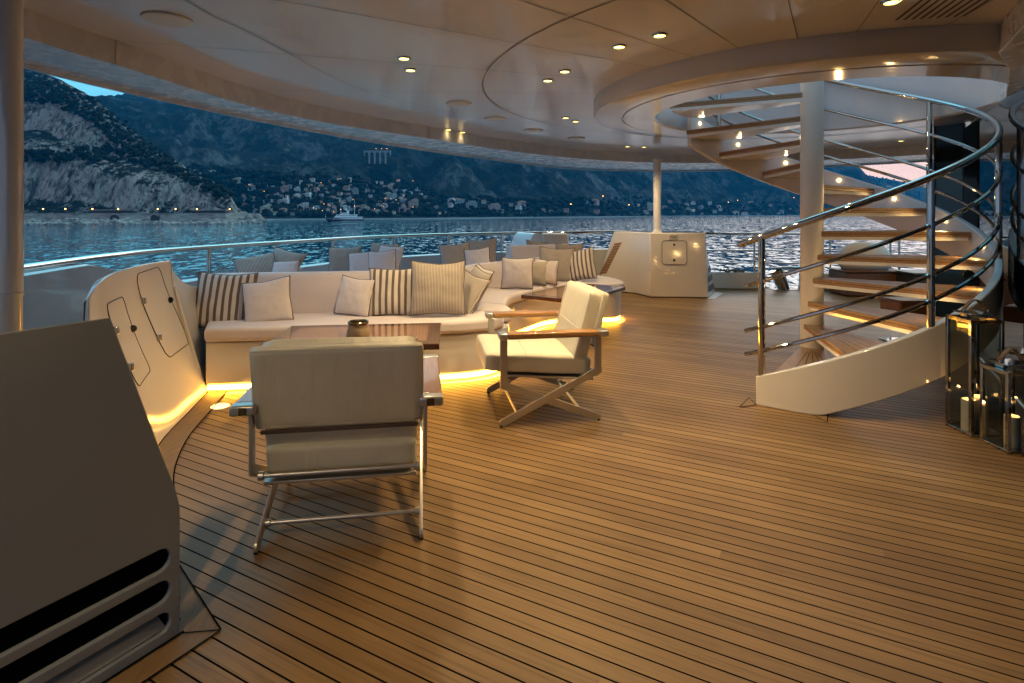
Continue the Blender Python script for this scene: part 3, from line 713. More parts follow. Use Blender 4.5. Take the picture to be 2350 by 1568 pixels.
fp = [G(1640, 686, .006), G(1660, 673, .006), G(1640, 670, .006), G(1622, 686, .006)]
tag(MB().add(fp, [(0, 1, 2, 3)]).build('floor_plate', PLATE, smooth=False), 'thin grey plate on the deck beside the far cabinet louvres', 'floor plate')
# far end cabinet seen over the sofa (cyan lit flank)
FE = empty('far_cabinet', (1.0, 9.5, 0), 'white cabinet block with a curved cyan lit flank behind the far sofa end', 'cabinet')
pA = [Q(1243, 487, 9.4), Q(1305, 487, 9.4)]
m = MB().loft([(pA[0].x - .02, 9.4), (pA[1].x + .06, 9.4), (pA[1].x + .06, 10.0), (pA[0].x - .02, 10.0)], [(pA[0].x + .03, 9.4), (pA[1].x - .01, 9.4), (pA[1].x - .01, 9.9), (pA[0].x + .03, 9.9)], 0, 1.14); m.v = [tuple(Vector(v) - FE.location) for v in m.v]; m.build('body', GREYW, FE, bevel=.015)
fl = smooth_path([(pA[0].x - .42, 9.55, .62), (pA[0].x - .28, 9.55, .78), (pA[0].x - .20, 9.55, 1.0), (pA[0].x - .12, 9.55, 1.14), (pA[0].x + .02, 9.55, 1.14)], 5)
m = MB(); pf = [(v.x, v.z) for v in fl] + [(pA[0].x + .02, .0), (pA[0].x - .42, .0)]
m.prism(pf, 9.42, 9.95, M=Matrix(((1, 0, -.55, .55 * 9.42), (0, 0, 1, 0), (0, 1, 0, 0), (0, 0, 0, 1)))); m.v = [tuple(Vector(v) - FE.location) for v in m.v]; m.build('flank', WHITE, FE, bevel=.012)
# ------------------------------------------------------------------ sofas
def sect(path, prof):                                         # sweep a (offset, z) profile along a plan path, closed ends
    rows = [[v3(p, z) for p in offset_path(path, d)] for d, z in prof]; mb = MB(); n = len(prof)
    for i in range(n): mb.strip(rows[i], rows[(i + 1) % n])
    mb.add([r[0] for r in rows], [tuple(range(n))]); mb.add([r[-1] for r in rows], [tuple(range(n - 1, -1, -1))]); return mb
def child(mb, name, mat, par, **k):
    mb.v = [tuple(Vector(v) - par.location) for v in mb.v]; return mb.build(name, mat, par, **k)
P2 = lambda L, n=6: smooth_path([Vector(p) for p in L], n)
xy = lambda L: [(p[0], p[1]) for p in L]
fA = P2([(-2.53, 4.70), (-1.8, 4.80), (-1.1, 4.92), (-.6, 5.01), (-.28, 5.12), (-.08, 5.34), (-.03, 5.62), (-.10, 5.92)])
fB = P2([(-.10, 5.97), (-.05, 6.55), (.16, 6.97), (.46, 7.46), (.86, 7.70), (1.2, 7.66), (1.42, 7.72), (1.53, 7.95), (1.46, 8.38), (1.2, 8.85)])
bkA = [(-.62, 6.2), (-1.05, 5.82), (-1.69, 5.70), (-2.08, 5.63), (-2.86, 5.52), (-2.80, 5.25)]
bkB = [(.7, 8.8), (.2, 8.4), (-.3, 7.85), (-.62, 7.25), (-.72, 6.5), (-.58, 6.12)]
SA = empty('sofa', (-1.4, 5.2, 0), 'long built-in sofa with pinkish white cushions behind the near table, glowing at its foot', 'sofa', group='built-in sofas')
SB = empty('sofa', (.5, 7.6, 0), 'built-in sofa with a rounded end behind the far table, farther from the camera', 'sofa', group='built-in sofas')
for S_, fr, bk in ((SA, fA, bkA), (SB, fB, bkB)):
    child(MB().prism(xy(fr) + bk, .075, .415), 'base', WHITE, S_, bevel=.012)
    ins = offset_path(fr, .03); child(MB().prism(xy(ins) + bk, .001, .0745), 'kick_board', WHITE, S_)
    led = offset_path(fr, .022); child(MB().strip([v3(p, .022) for p in led], [v3(p, .060) for p in led]), 'led_strip', LED, S_)
    pl = offset_path(fr, -.05); pm = MB().strip([v3(p, .003) for p in offset_path(fr, .02)], [v3(p, .003) for p in pl]); child(pm, 'toe_plate', WHITE, S_)
fAc = [p for p in offset_path(fA, -.035)]
iA = next(i for i, p in enumerate(fAc) if p.x > -.06)
ca = xy([p for p in fAc[:iA]]) + [(-.08, 5.50), (-.45, 5.56), (-.70, 5.66), (-1.1, 5.53), (-1.69, 5.44), (-2.08, 5.38), (-2.80, 5.27)]
child(MB().prism(ca, .425, .545), 'seat_cushion', SEATF, SA, bevel=.035, seg=5)
cb = [(-.07, 5.52)] + xy([p for p in fAc[iA:] if p.y > 5.53]) + [(-.30, 6.05), (-.62, 6.0), (-.70, 5.69), (-.45, 5.585)]
child(MB().prism(cb, .425, .542), 'seat_cushion', SEATF, SA, bevel=.035, seg=5)
fBc = offset_path(fB, -.035)
cc = xy([p for p in fBc if p.y < 7.40]) + [(-.02, 7.62), (-.16, 7.50), (-.36, 7.2), (-.5, 6.6), (-.58, 6.16), (-.30, 6.08)]
cd = xy([p for p in fBc[next(i for i, p in enumerate(fBc) if p.y >= 7.42):]]) + [(.72, 8.48), (.35, 8.13), (0.0, 7.65)]
child(MB().prism(cc, .425, .535), 'seat_cushion', SEATF, SB, bevel=.035, seg=5)
child(MB().prism(cd, .425, .535), 'seat_cushion', SEATF, SB, bevel=.035, seg=5)
def backrest(path, zt, S_, th=.21):
    pr = [(0, .50), (.015, .70), (.03, zt - .045), (.055, zt - .01), (.09, zt), (th - .05, zt - .002), (th - .01, zt - .03), (th, zt - .08), (th, .42), (.0, .42)]
    return child(sect(path, pr), 'backrest', SEATF, S_, auto=60)
bpa = P2([(-2.86, 5.27), (-2.08, 5.385), (-1.69, 5.445), (-1.1, 5.55), (-.72, 5.72)])
backrest(bpa, .92, SA)
bpb = P2([(-.64, 6.0), (-.56, 6.5), (-.37, 7.2), (-.12, 7.55), (.33, 8.13), (.70, 8.48)])
backrest(bpb, .835, SB)
SP = empty('sun_pad', (-1, 8, 0), 'outer upholstered sun pad between the sofa backs and the curved bulwark', 'sun pad')
op = [(-3.17, 5.6), (-2.75, 6.8), (-2.02, 8.25), (-1.02, 9.28), (-.05, 9.78), (1.0, 10.0), (1.15, 9.3), (.5, 8.75), (.05, 8.3), (-.45, 7.65), (-.75, 7.25), (-.92, 6.4), (-1.2, 5.98), (-1.69, 5.82), (-2.95, 5.62)]
child(MB().prism(op, .0, .40), 'base', WHITE, SP, bevel=.012); child(MB().prism([tuple(Vector(p) * .985 + Vector((-1.1, 7.6)) * .015) for p in op], .402, .56), 'cushion', SEATF, SP, bevel=.04, seg=4)
child(sect(P2([(0.01, 8.62), (.4, 8.82), (.95, 9.1)]), [(0, .565), (.02, .93), (.05, .98), (.2, .985), (.24, .95), (.24, .565)]), 'end_backrest', SEATF, SP, auto=60, bevel=.02)
# ------------------------------------------------------------------ pillows
def pillow_mesh(s, th, seed, n=26, sag=.0):
    rnd = random.Random(seed); vs = []; fs = []
    ph = [rnd.uniform(0, 6) for _ in range(8)]
    def pt(i, j, side):
        u = -1 + 2 * i / n; v = -1 + 2 * j / n
        pin = 1 - .075 * (1 - v * v) ** .9 * 1.0; pin2 = 1 - .075 * (1 - u * u) ** .9
        x = u * (1 - .07 * (1 - abs(v)) ** .8 * abs(u) ** 3); z = v * (1 - .07 * (1 - abs(u)) ** .8 * abs(v) ** 3)
        e = max(0, (1 - u * u)) ** .5 * max(0, (1 - v * v)) ** .5
        y = th * .5 * e ** .82
        wr = noise.noise(Vector((u * 2.1 + ph[0], v * 2.1 + ph[1], side * 3.1))) * .10 + noise.noise(Vector((u * 5 + ph[2], v * 5 + ph[3], side))) * .045
        y *= 1 + wr * 1.4
        x += .02 * noise.noise(Vector((v * 1.5 + ph[4], ph[5], 0))); z += .03 * noise.noise(Vector((u * 1.4 + ph[6], ph[7], 0)))
        z -= sag * (1 - v) * .0
        if v > 0: z -= sag * (1 - u * u) * v
        return Vector((x * s / 2, y * side, z * s / 2))
    mb = MB()
    for side in (-1, 1):
        mb.add([pt(i, j, side) for j in range(n + 1) for i in range(n + 1)], [(j * (n + 1) + i, j * (n + 1) + i + 1, (j + 1) * (n + 1) + i + 1, (j + 1) * (n + 1) + i) for j in range(n) for i in range(n)])
    rim = [pt(i, 0, 1) for i in range(n)] + [pt(n, j, 1) for j in range(n)] + [pt(n - i, n, 1) for i in range(n)] + [pt(0, n - j, 1) for j in range(n)]
    rim = [Vector((p.x, 0, p.z)) for p in rim]; rim.append(rim[0]); return mb, rim
pseed = [0]
def pillow(px, py, Y, s, kind, label, yaw=0, tilt=14, roll=0, th=.15, sag=.05, piping=True):
    pseed[0] += 1
    mb, rim = pillow_mesh(s, th, pseed[0] * 11, sag=sag)
    o = mb.build('pillow', {'w': WIDE, 't': THIN, 'p': PLAIN, 'n': TAN}[kind], auto=180)
    p = Q(px, py, Y); o.location = p
    o.rotation_mode = 'QUATERNION'
    o.rotation_quaternion = (Matrix.Rotation(R(yaw), 3, 'Z') @ Matrix.Rotation(R(-tilt), 3, 'X') @ Matrix.Rotation(R(roll), 3, 'Y')).to_quaternion()
    tag(o, label, 'pillow', 'scatter pillows on the sofas')
    if piping: MB().tube(rim, .0045, 6, cap=False).build('piping', PIPE, o)
    return o
# front sofa, left to right
pillow(517, 688, 5.10, .50, 'w', 'bold brown and white striped pillow at the left end of the near sofa', yaw=14, tilt=17, roll=3)
pillow(614, 692, 5.07, .41, 'p', 'plain white pillow with dark piping leaning on the left bold striped pillow', yaw=10, tilt=22, roll=-9, th=.14)
pillow(815, 680, 5.28, .36, 'p', 'plain white pillow leaning on the bold striped pillow in the middle of the near sofa', yaw=-16, tilt=16, roll=5, th=.13)
pillow(903, 669, 5.30, .45, 'w', 'bold brown and white striped pillow in the middle of the near sofa', yaw=6, tilt=14, roll=0)
pillow(1005, 660, 5.22, .50, 't', 'large thin striped pillow, biggest of the group, at the right of the near sofa', yaw=8, tilt=14, roll=1, th=.18, sag=.09)
pillow(1072, 672, 5.50, .40, 't', 'thin striped pillow slumped behind the largest thin striped pillow', yaw=-38, tilt=30, roll=14, th=.13)
pillow(1090, 660, 5.72, .40, 'n', 'plain beige pillow leaning edge-on at the inner corner of the near sofa', yaw=-58, tilt=24, roll=10, th=.11)
pillow(1097, 652, 5.92, .38, 'p', 'plain cream pillow, last one leaning at the inner corner of the near sofa', yaw=-58, tilt=26, roll=8, th=.11)
# far sofa
pillow(1187, 627, 7.15, .40, 'p', 'plain cream pillow, leftmost on the far sofa beyond the corner', yaw=-8, tilt=15, roll=0, th=.13)
pillow(1229, 625, 7.55, .33, 'n', 'narrow tan pillow half hidden between two cream pillows on the far sofa', yaw=-14, tilt=15, roll=4, th=.12)
pillow(1252, 623, 7.55, .33, 'p', 'plain cream pillow in front of the large thin striped pillow on the far sofa', yaw=-10, tilt=14, roll=4, th=.12)
pillow(1277, 608, 8.00, .50, 't', 'large thin striped brown pillow in the middle of the far sofa', yaw=-6, tilt=14, roll=2, th=.16)
pillow(1330, 608, 7.95, .45, 'w', 'bold striped pillow with brown and cream bands at the right end of the far sofa', yaw=-24, tilt=18, roll=-12, th=.17)
pillow(1306, 590, 8.55, .42, 't', 'thin striped pillow peeping out behind the bold striped pillow of the far sofa', yaw=-10, tilt=15, roll=0)
pillow(1232, 578, 9.0, .36, 't', 'thin striped pillow peeping over the blue lit end backrest', yaw=20, tilt=20, roll=8)
# outer pad
pillow(590, 622, 6.25, .42, 't', 'thin striped pillow, leftmost one behind the near sofa back', yaw=20, tilt=40, roll=-12)
pillow(647, 612, 6.45, .44, 't', 'thin striped pillow leaning beside the leftmost one behind the near sofa back', yaw=-12, tilt=36, roll=12)
pillow(653, 628, 6.20, .30, 'p', 'small white pillow in front of the two leftmost pillows behind the near sofa', yaw=-6, tilt=30, roll=-4, th=.12)
pillow(792, 602, 7.40, .42, 't', 'thin striped pillow, left one of the trio behind the middle of the near sofa', yaw=8, tilt=18, roll=-2)
pillow(829, 606, 7.20, .32, 'p', 'cream pillow between two others behind the middle of the near sofa', yaw=-4, tilt=20, roll=-8, th=.12)
pillow(877, 606, 7.00, .35, 'p', 'white dark-piped pillow in front of the trio behind the near sofa middle', yaw=-6, tilt=20, roll=-6, th=.13)
pillow(880, 592, 7.45, .40, 't', 'thin striped pillow at the back of the trio behind the middle of the near sofa', yaw=-10, tilt=16, roll=3)
pillow(893, 597, 7.25, .38, 'p', 'cream pillow squeezed behind the white piped pillow near the rail', yaw=-24, tilt=18, roll=4, th=.12)
pillow(1046, 592, 8.10, .44, 't', 'grey thin striped pillow, left of the blue shaded trio by the rail', yaw=6, tilt=22, roll=-6)
pillow(1106, 582, 8.60, .46, 't', 'grey thin striped pillow, tallest of the blue shaded trio by the rail', yaw=-10, tilt=18, roll=-4)
pillow(1096, 598, 8.00, .36, 'p', 'blue shaded plain pillow, front one of the trio by the rail', yaw=-6, tilt=22, roll=-8, th=.13)
# ------------------------------------------------------------------ tables
def table(corners, zt, label, grp):
    c_ = sum((Vector(c) for c in corners), Vector((0, 0))) / 4
    t = empty('table', (c_.x, c_.y, 0), label, 'table', group=grp)
    e1 = (Vector(corners[1]) - Vector(corners[0])); L = e1.length; e1.normalize(); W = (Vector(corners[3]) - Vector(corners[0])).length; rz_ = math.atan2(e1.y, e1.x); t.rotation_euler = (0, 0, rz_)
    fw = .10
    m = MB()
    m.box((-L / 2, -W / 2, zt - .045), (L / 2, W / 2, zt)); m.build('top_frame', MAHOG, t, bevel=.006)
    MB().box((-L / 2 + fw, -W / 2 + fw, zt + .0002), (L / 2 - fw, W / 2 - fw, zt + .0016)).build('inlay', INLAY, t)
    MB().lathe([(0, .0), (.26, .0), (.26, .012), (.05, .02), (.05, zt - .05), (.12, zt - .047), (0, zt - .047)], n=32).build('pedestal', STEEL, t)
    return t
T1 = table([(-1.735, 3.98), (-.495, 4.11), (-.635, 4.885), (-1.875, 4.755)], .55, 'near dark framed table with a glossy light inlay holding the small pot', 'glossy sofa tables')
T2 = table([(.70, 6.14), (1.45, 7.26), (.85, 7.65), (.10, 6.53)], .55, 'far dark framed table behind the side-on armchair, its top mirroring the sky', 'glossy sofa tables')
pp = G(822, 768, .552)
pot = empty('ashtray_pot', (pp.x, pp.y, .5518), 'small canvas covered pot with a dark metal rim on the near table', 'pot')
m = MB()
for i, (r, z) in enumerate([]): pass
prof_ = [(0, .0005), (.083, .0005), (.086, .01), (.076, .05), (.070, .078), (.072, .086)]
body = MB().lathe(prof_, n=24); body.v = [(x * (1 + .05 * math.cos(6 * math.atan2(y, x)) * max(0, 1 - z / .06)), y * (1 + .05 * math.cos(6 * math.atan2(y, x)) * max(0, 1 - z / .06)), z) for x, y, z in body.v]
body.build('sleeve', CERAM, pot)
MB().lathe([(.073, .080), (.079, .088), (.079, .10), (.072, .106), (.064, .100), (.060, .075), (0, .06)], n=32).build('bowl', BRASS, pot)
# ------------------------------------------------------------------ armchairs
def thick(P, w, capn=6):
    P = [Vector(p) for p in P]; Lf = []; Rt = []
    for i, p in enumerate(P):
        if i == 0: t = (P[1] - P[0]).normalized(); n_ = Vector((-t.y, t.x)); k = 1
        elif i == len(P) - 1: t = (P[-1] - P[-2]).normalized(); n_ = Vector((-t.y, t.x)); k = 1
        else:
            t0 = (P[i] - P[i - 1]).normalized(); t1 = (P[i + 1] - P[i]).normalized(); n0 = Vector((-t0.y, t0.x)); n1 = Vector((-t1.y, t1.x)); n_ = (n0 + n1).normalized(); k = 1 / max(.4, n_.dot(n0))
        Lf.append(p + n_ * w / 2 * k); Rt.append(p - n_ * w / 2 * k)
    t = (P[-1] - P[-2]).normalized(); n_ = Vector((-t.y, t.x)); cap = [P[-1] + n_ * (w / 2 * math.cos(PI * j / capn)) + t * (w / 2 * math.sin(PI * j / capn)) for j in range(1, capn)]
    return [tuple(q) for q in Lf + cap + Rt[::-1]]
YZ = lambda x0: Matrix(((0, 0, 1, x0), (1, 0, 0, 0), (0, 1, 0, 0), (0, 0, 0, 1)))   # (a,b,c) -> (c+x0, a, b)
def cushion(lx, ly, lz, bulge, name, par, M, mat=LEATH, n=14, seed=1, r=.03):
    mb = MB(); vs = []
    bm = bmesh.new(); bmesh.ops.create_cube(bm, size=1); bmesh.ops.subdivide_edges(bm, edges=bm.edges, cuts=n, use_grid_fill=True)
    for v in bm.verts:
        x, y, z = v.co * 2
        fx, fy, fz = lx / 2, ly / 2, lz / 2
        p = Vector((x * fx, y * fy, z * fz))
        q = Vector((max(-fx + r, min(fx - r, p.x)), max(-fy + r, min(fy - r, p.y)), max(-fz + r, min(fz - r, p.z)))); d = p - q
        if d.length > 1e-6: p = q + d.normalized() * r
        p.z += bulge * (1 - x * x) * (1 - y * y) * (1 if z > 0 else -.5) * abs(z)
        p += Vector((noise.noise(Vector((x * 1.6, y * 1.6, z + seed))), noise.noise(Vector((x * 1.6 + 9, y * 1.6, z + seed))), noise.noise(Vector((x * 2, y * 2 + 4, z + seed))))) * .0042
        v.co = M @ p
    me = bpy.data.meshes.new(name); bm.to_mesh(me); bm.free(); me.materials.append(mat)
    for f in me.polygons: f.use_smooth = True
    o = bpy.data.objects.new(name, me); COL.objects.link(o); o.parent = par; return o
def armchair(c_, f, label):
    t = empty('armchair', (c_[0], c_[1], 0), label, 'armchair', math.atan2(-f[0], f[1]), 'cream armchairs on the deck')
    for s in (-1, 1):
        la = MB().prism(thick([(.335, .623), (.335, .285), (-.345, .026)], .052), 0, .016, M=YZ(.350)); lb = MB().prism(thick([(-.345, .623), (-.345, .365), (.345, .026)], .052), 0, .016, M=YZ(.3695))
        for q in (la, lb):
            if s < 0: q.v = [(-x, y, z) for x, y, z in q.v]
            lg = q.build('leg', ALU, t, bevel=.003)
        for yy in (-.36, .36): 
            ft = MB().lathe([(0, 0), (.011, 0), (.011, .012), (0, .012)], (s * (.358 if yy < 0 else .3775), yy * .985, .0), 12).build('foot', DARKGAP, t)
        a0, a1 = (.350, .455)
        bx = MB().box((a0 if s > 0 else -a1, -.335, .627), (a1 if s > 0 else -a0, .315, .662)).build('armrest', ARMW, t, bevel=.009, seg=3)
        for y0, y1 in ((-.405, -.336), (.316, .378)):
            cp = MB().box((a0 - .002 if s > 0 else -a1 - .003, y0, .620), (a1 + .003 if s > 0 else -a0 + .002, y1, .665)).build('end_cap', ALU, bx, bevel=.012, seg=3)
        MB().box((a0 + .01 if s > 0 else -a1 + .015, -.336, .620), (a1 - .015 if s > 0 else -a0 - .01, .316, .6265)).build('arm_rail', ALU, bx)
        MB().box((s * .40 - .017, -.4075, .626), (s * .40 + .017, -.4052, .659)).build('badge', BRASS, bx)
    for y, z in ((-.235, .068), (.235, .068), (-.345, .335), (.30, .30)):
        MB().tube([(-.349, y, z), (.349, y, z)], .0095, 12).build('stretcher', ALU, t)
        for s in (-1, 1): MB().tube([(s * .328, y, z), (s * .3495, y, z)], .019, 14).build('boss', ALU, t)
    sl_ = math.atan2(.055, .66)
    Ms = Matrix.Translation((0, .075, .412)) @ Matrix.Rotation(sl_, 4, 'X')
    cushion(.672, .78, .135, .022, 'seat_cushion', t, Ms, seed=3)
    pan = MB().box((-.335, -.33, -.012), (.335, .33, .004), Matrix.Translation((0, 0, .322)) @ Matrix.Rotation(sl_, 4, 'X')).build('seat_pan', ALU, t, bevel=.003)
    tb = R(15)
    Mb = Matrix.Translation((0, -.225, .43)) @ Matrix.Rotation(tb, 4, 'X') @ Matrix.Translation((0, 0, .240))
    R90 = Matrix.Rotation(R(90), 4, 'X')
    bc = cushion(.682, .54, .105, .012, 'back_cushion', t, Mb @ R90, seed=5)
    fl_ = cushion(.735, .385, .05, .004, 'back_flap', t, Mb @ Matrix.Translation((0, -.060, .086)) @ R90, seed=8, r=.013)
    # stitched seam across the front, strap across the rear
    MB().tube([Mb @ Vector((x, .0665, -.02 + .004 * math.sin(9 * x))) for x in [-.335 + .67 * k / 24 for k in range(25)]], .003, 6).build('seam', LEATH, bc)
    MB().tube([Ms @ Vector((-.335 + .67 * k / 16, .10, .0905 - .022 * (2 * k / 16 - 1) ** 2 )) for k in range(17)], .0022, 6).build('seam', LEATH, bc)
    for zz in (-.098, -.092): MB().tube([Mb @ Vector((x, -.0865, zz)) for x in (-.33, 0, .33)], .0014, 5).build('seam', LEATH, fl_)
    MB().tube([Mb @ Vector((x, -.080, .272)) for x in (-.352, -.2, 0, .2, .352)], .0028, 6).build('seam', LEATH, fl_)
    MB().box((-.343, -.090, -.128), (.343, -.079, -.112), Mb).build('strap', STRAP, t)
    for s in (-1, 1):
        e_ = .0035
        MB().tube([Mb @ Vector((s * .338, .048, -.245)), Mb @ Vector((s * .338, .048, .25))], e_, 6).build('piping', LEATH, bc)
    return t
armchair((-.826, 2.905), (-.156, .988), 'cream leather armchair seen from behind in front of the near table')
armchair((.215, 4.40), (-.987, -.16), 'cream leather armchair seen from the side with crossed metal legs')
# ------------------------------------------------------------------ lanterns with candles
def lantern(x, y, w, h, label, rz_=0, handle=True):
    t = empty('lantern', (x, y, 0), label, 'lantern', rz_, 'steel lanterns by the glass wall'); a = w / 2; b = .011
    MB().box((-a, -a, .002), (a, a, .022)).build('base', STEEL, t, bevel=.003)
    for sx in (-1, 1):
        for sy in (-1, 1): MB().box((sx * a - (2 * b if sx > 0 else 0), sy * a - (2 * b if sy > 0 else 0), .0225), (sx * a + (2 * b if sx < 0 else 0), sy * a + (2 * b if sy < 0 else 0), h - .0225)).build('post', STEEL, t, bevel=.002)
    m = MB()
    for sx in (-1, 1):
        m.box((sx * a - (2 * b if sx > 0 else 0), -a, h - .022), (sx * a + (2 * b if sx < 0 else 0), a, h))
        m.box((-a + 2 * b + .0005, sx * a - (2 * b if sx > 0 else 0), h - .0215), (a - 2 * b - .0005, sx * a + (2 * b if sx < 0 else 0), h - .0005))
    m.build('top_frame', STEEL, t)
    for k in range(4): MB().box((-a + 2 * b, -a + .009, .023), (a - 2 * b, -a + .013, h - .0225), Matrix.Rotation(R(90 * k), 4, 'Z')).build('pane', CLEAR, t)
    MB().box((-a * .74, -a * .74, h + .028), (a * .74, a * .74, h + .036)).build('lid', STEEL, t, bevel=.003)
    for sx in (-1, 1): MB().box((sx * a * .55 - .012, -.03, h - .001), (sx * a * .55 + .012, .03, h + .0275)).build('lid_spacer', STEEL, t)
    if handle:
        pts = [Vector((a * .72 * math.cos(PI * k / 14), .02 * math.sin(2 * PI * k / 14), h + .04 + .085 * math.sin(PI * k / 14))) for k in range(15)]
        m = MB(); m.strip([p + Vector((0, -.017, 0)) for p in pts], [p + Vector((0, .017, 0)) for p in pts]); o = m.build('strap', STRAPL, t); q = o.modifiers.new('s', 'SOLIDIFY'); q.thickness = .005
        for sx in (-1, 1): MB().lathe([(0, .006), (.009, .005), (.011, 0)], (sx * a * .72, -.019, h + .045), 12, M=Vector((0, -1, 0)).to_track_quat('Z', 'Y').to_matrix()).build('rivet', STEEL, t)
    return t
def candle(x, y, r, h, label):
    t = empty('candle', (x, y, .0225), label, 'candle', group='white candles in the lanterns')
    MB().lathe([(0, 0), (r, 0), (r, h - .004), (r - .004, h), (r - .010, h - .002), (r - .016, h - .016), (0, h - .02)], n=32).build('wax', WAX, t)
    MB().lathe([(0, h - .0195), (.003, h - .0195), (.0055, h - .012), (.004, h - .003), (0, h + .006)], n=12).build('flame', FLAME, t)
    rlamp('candle_glow', (0, 0, h + .012), .30, (1, .46, .14), t, .008)
lantern(3.16, 3.89, .225, .78, 'tall polished lantern with a leather handle, leftmost of the row')
lantern(3.175, 3.625, .215, .51, 'medium polished lantern with a leather handle in front of the tall one')
lantern(3.22, 3.385, .20, .235, 'small lantern cut off by the right edge of the photo', handle=False)
candle(3.112, 3.875, .044, .205, 'white candle in the tall lantern, nearer its left pane')
candle(3.205, 3.90, .047, .215, 'thick white candle in the tall lantern, nearer its right side')
candle(3.165, 3.60, .042, .19, 'white candle standing inside the medium lantern')
# ------------------------------------------------------------------ far deck furniture
p = G(1986, 676)
wb = empty('wicker_box', (p.x, 10.35, 0), 'brown wicker box by the far rail under the white round cover', 'box')
MB().box((-.52, -.3, .01), (.52, .3, .43)).build('body', WICK, wb, bevel=.03, seg=3); MB().box((-.54, -.32, .432), (.54, .32, .462)).build('lid', WICK, wb, bevel=.012)
cv = MB(); n = 28
for_r = [(0, .0), (.40, .0), (.455, .08), (.46, .2), (.42, .33), (.33, .43), (.2, .485), (.0, .50)]
cv.lathe(for_r, n=n); cv.v = [(x * 1.0 + .012 * noise.noise(Vector((x * 5, y * 5, z * 5))), y * .62, z * (1 + .04 * noise.noise(Vector((x * 4, y * 4, 2))))) for x, y, z in cv.v]
tag(cv.build('covered_seat', COVER, loc=(p.x - .02, 10.35, .4635), auto=80), 'round white fabric cover bulging on top of the brown wicker box', 'cover')
p = Q(2130, 640, 9.9)
db = empty('storage_box', (p.x, 9.9, 0), 'dark grey storage box behind the stair treads beside the wicker box', 'box')
MB().box((-.45, -.3, .01), (.45, .3, .42)).build('body', DGREY, db, bevel=.03, seg=3); MB().box((-.46, -.31, .422), (.46, .31, .47)).build('lid', DGREY, db, bevel=.015)
p = G(2080, 785)
so_ = empty('stool', (p.x, p.y, 0), 'brown leather stool with a steel pedestal glimpsed between the lower treads', 'stool')
MB().box((-.2, -.18, .33), (.2, .18, .50)).build('seat', WICK, so_, bevel=.03, seg=3); MB().tube([(.04, 0, .02), (.04, 0, .329)], .03, 14).build('pedestal', STEEL, so_); MB().box((-.22, -.16, .0), (.24, .16, .018)).build('foot_plate', STEEL, so_, bevel=.004)
p = G(1800, 667)
ml = empty('mooring_fairlead', (p.x, 11.0, 0), 'polished steel mooring fairlead standing in the gap of the low bulwark', 'fairlead')
a0 = Q(1782, 620, 11.0); a1 = Q(1799, 667, 11.0)
o_ = ml.location
MB().tube([a0 - o_, a1 - o_ + Vector((0, 0, .01))], [.13, .11], 20).build('roller', STEEL, ml); MB().tube([Q(1772, 617, 11) - o_, Q(1835, 614, 11) - o_, Q(1841, 630, 11) - o_, Q(1834, 666, 11) - o_], .03, 12).build('frame', STEEL, ml)
MB().box((-.2, -.15, -.0), (.5, .12, .012)).build('base_plate', STEEL, ml, bevel=.003)
rp_ = []
for k in range(60):
    f = k / 59; rp_.append(Vector((Q(1656 + 56 * f, 0, 11.15).x, 11.22 + .05 * math.sin(k * 1.9), .335 + .018 * math.sin(k * 1.3) + .03 * abs(math.sin(k * .5)) * (1 - f))))
tag(MB().tube(smooth_path(rp_, 4), .012, 8).build('mooring_rope', ROPE, origin=(rp_[30].x, 11.22, .32)), 'coil of dark mooring rope on the low white bulwark by the far rail', 'rope')
fl_ = empty('floor_light', G(505, 932, .004), 'round glowing floor light grille let into the deck at the sofa corner', 'floor light')
MB().lathe([(0, .003), (.062, .003), (.066, .0)], n=32).build('lens', LENSF, fl_)
m = MB()
for k in range(-4, 5):
    w = (.0625 ** 2 - (k * .013) ** 2) ** .5; m.box((-w, k * .013 - .0015, .0032), (w, k * .013 + .0015, .005))
m.build('grille', STEEL, fl_)
#@@PART3
# ------------------------------------------------------------------ sea and land
SEA = -10.5
def sea_mat():
    m = pbr('sea_water', (.0, .042, .075), .04, ior=1.45); nt, p = nodes(m)
    tc = N(nt, 'ShaderNodeTexCoord')
    def wave(scale, rot, amp, seed):                             # surface slopes straight from coherent noise (holds at any distance)
        n = N(nt, 'ShaderNodeTexNoise'); n.inputs['Scale'].default_value = 1; n.inputs['Detail'].default_value = 3; n.inputs['Roughness'].default_value = .6
        nt.links.new(mapping(nt, tc.outputs['Object'], scale, (0, 0, R(rot)), (seed, seed * 2, 0)), n.inputs['Vector'])
        s = N(nt, 'ShaderNodeVectorMath', operation='SUBTRACT'); nt.links.new(n.outputs['Color'], s.inputs[0]); s.inputs[1].default_value = (.5, .5, .5)
        q = N(nt, 'ShaderNodeVectorMath', operation='MULTIPLY'); nt.links.new(s.outputs[0], q.inputs[0]); q.inputs[1].default_value = (amp * .6, amp, 0); return q.outputs[0]
    def vadd(a, b2): v = N(nt, 'ShaderNodeVectorMath', operation='ADD'); nt.links.new(a, v.inputs[0]); nt.links.new(b2, v.inputs[1]); return v.outputs[0]
    sl = vadd(vadd(wave((.30, .13, 1), -10, 1.05, 3), wave((1.0, .42, 1), 16, .8, 9)), wave((.035, .02, 1), 5, .22, 5))
    c = N(nt, 'ShaderNodeVectorMath', operation='ADD'); nt.links.new(sl, c.inputs[0]); c.inputs[1].default_value = (0, 0, 1)
    nn = N(nt, 'ShaderNodeVectorMath', operation='NORMALIZE'); nt.links.new(c.outputs[0], nn.inputs[0]); nt.links.new(nn.outputs[0], p.inputs['Normal'])
    return m
sea = MB(); rings = [6, 12, 25, 50, 100, 200, 400, 800, 1600, 3200, 7000]
sea.prism([(9000 * math.cos(2 * PI * k / 48), 9000 * math.sin(2 * PI * k / 48)) for k in range(48)], SEA - .5, SEA)
tag(sea.build('sea', sea_mat(), smooth=False), kind='structure')
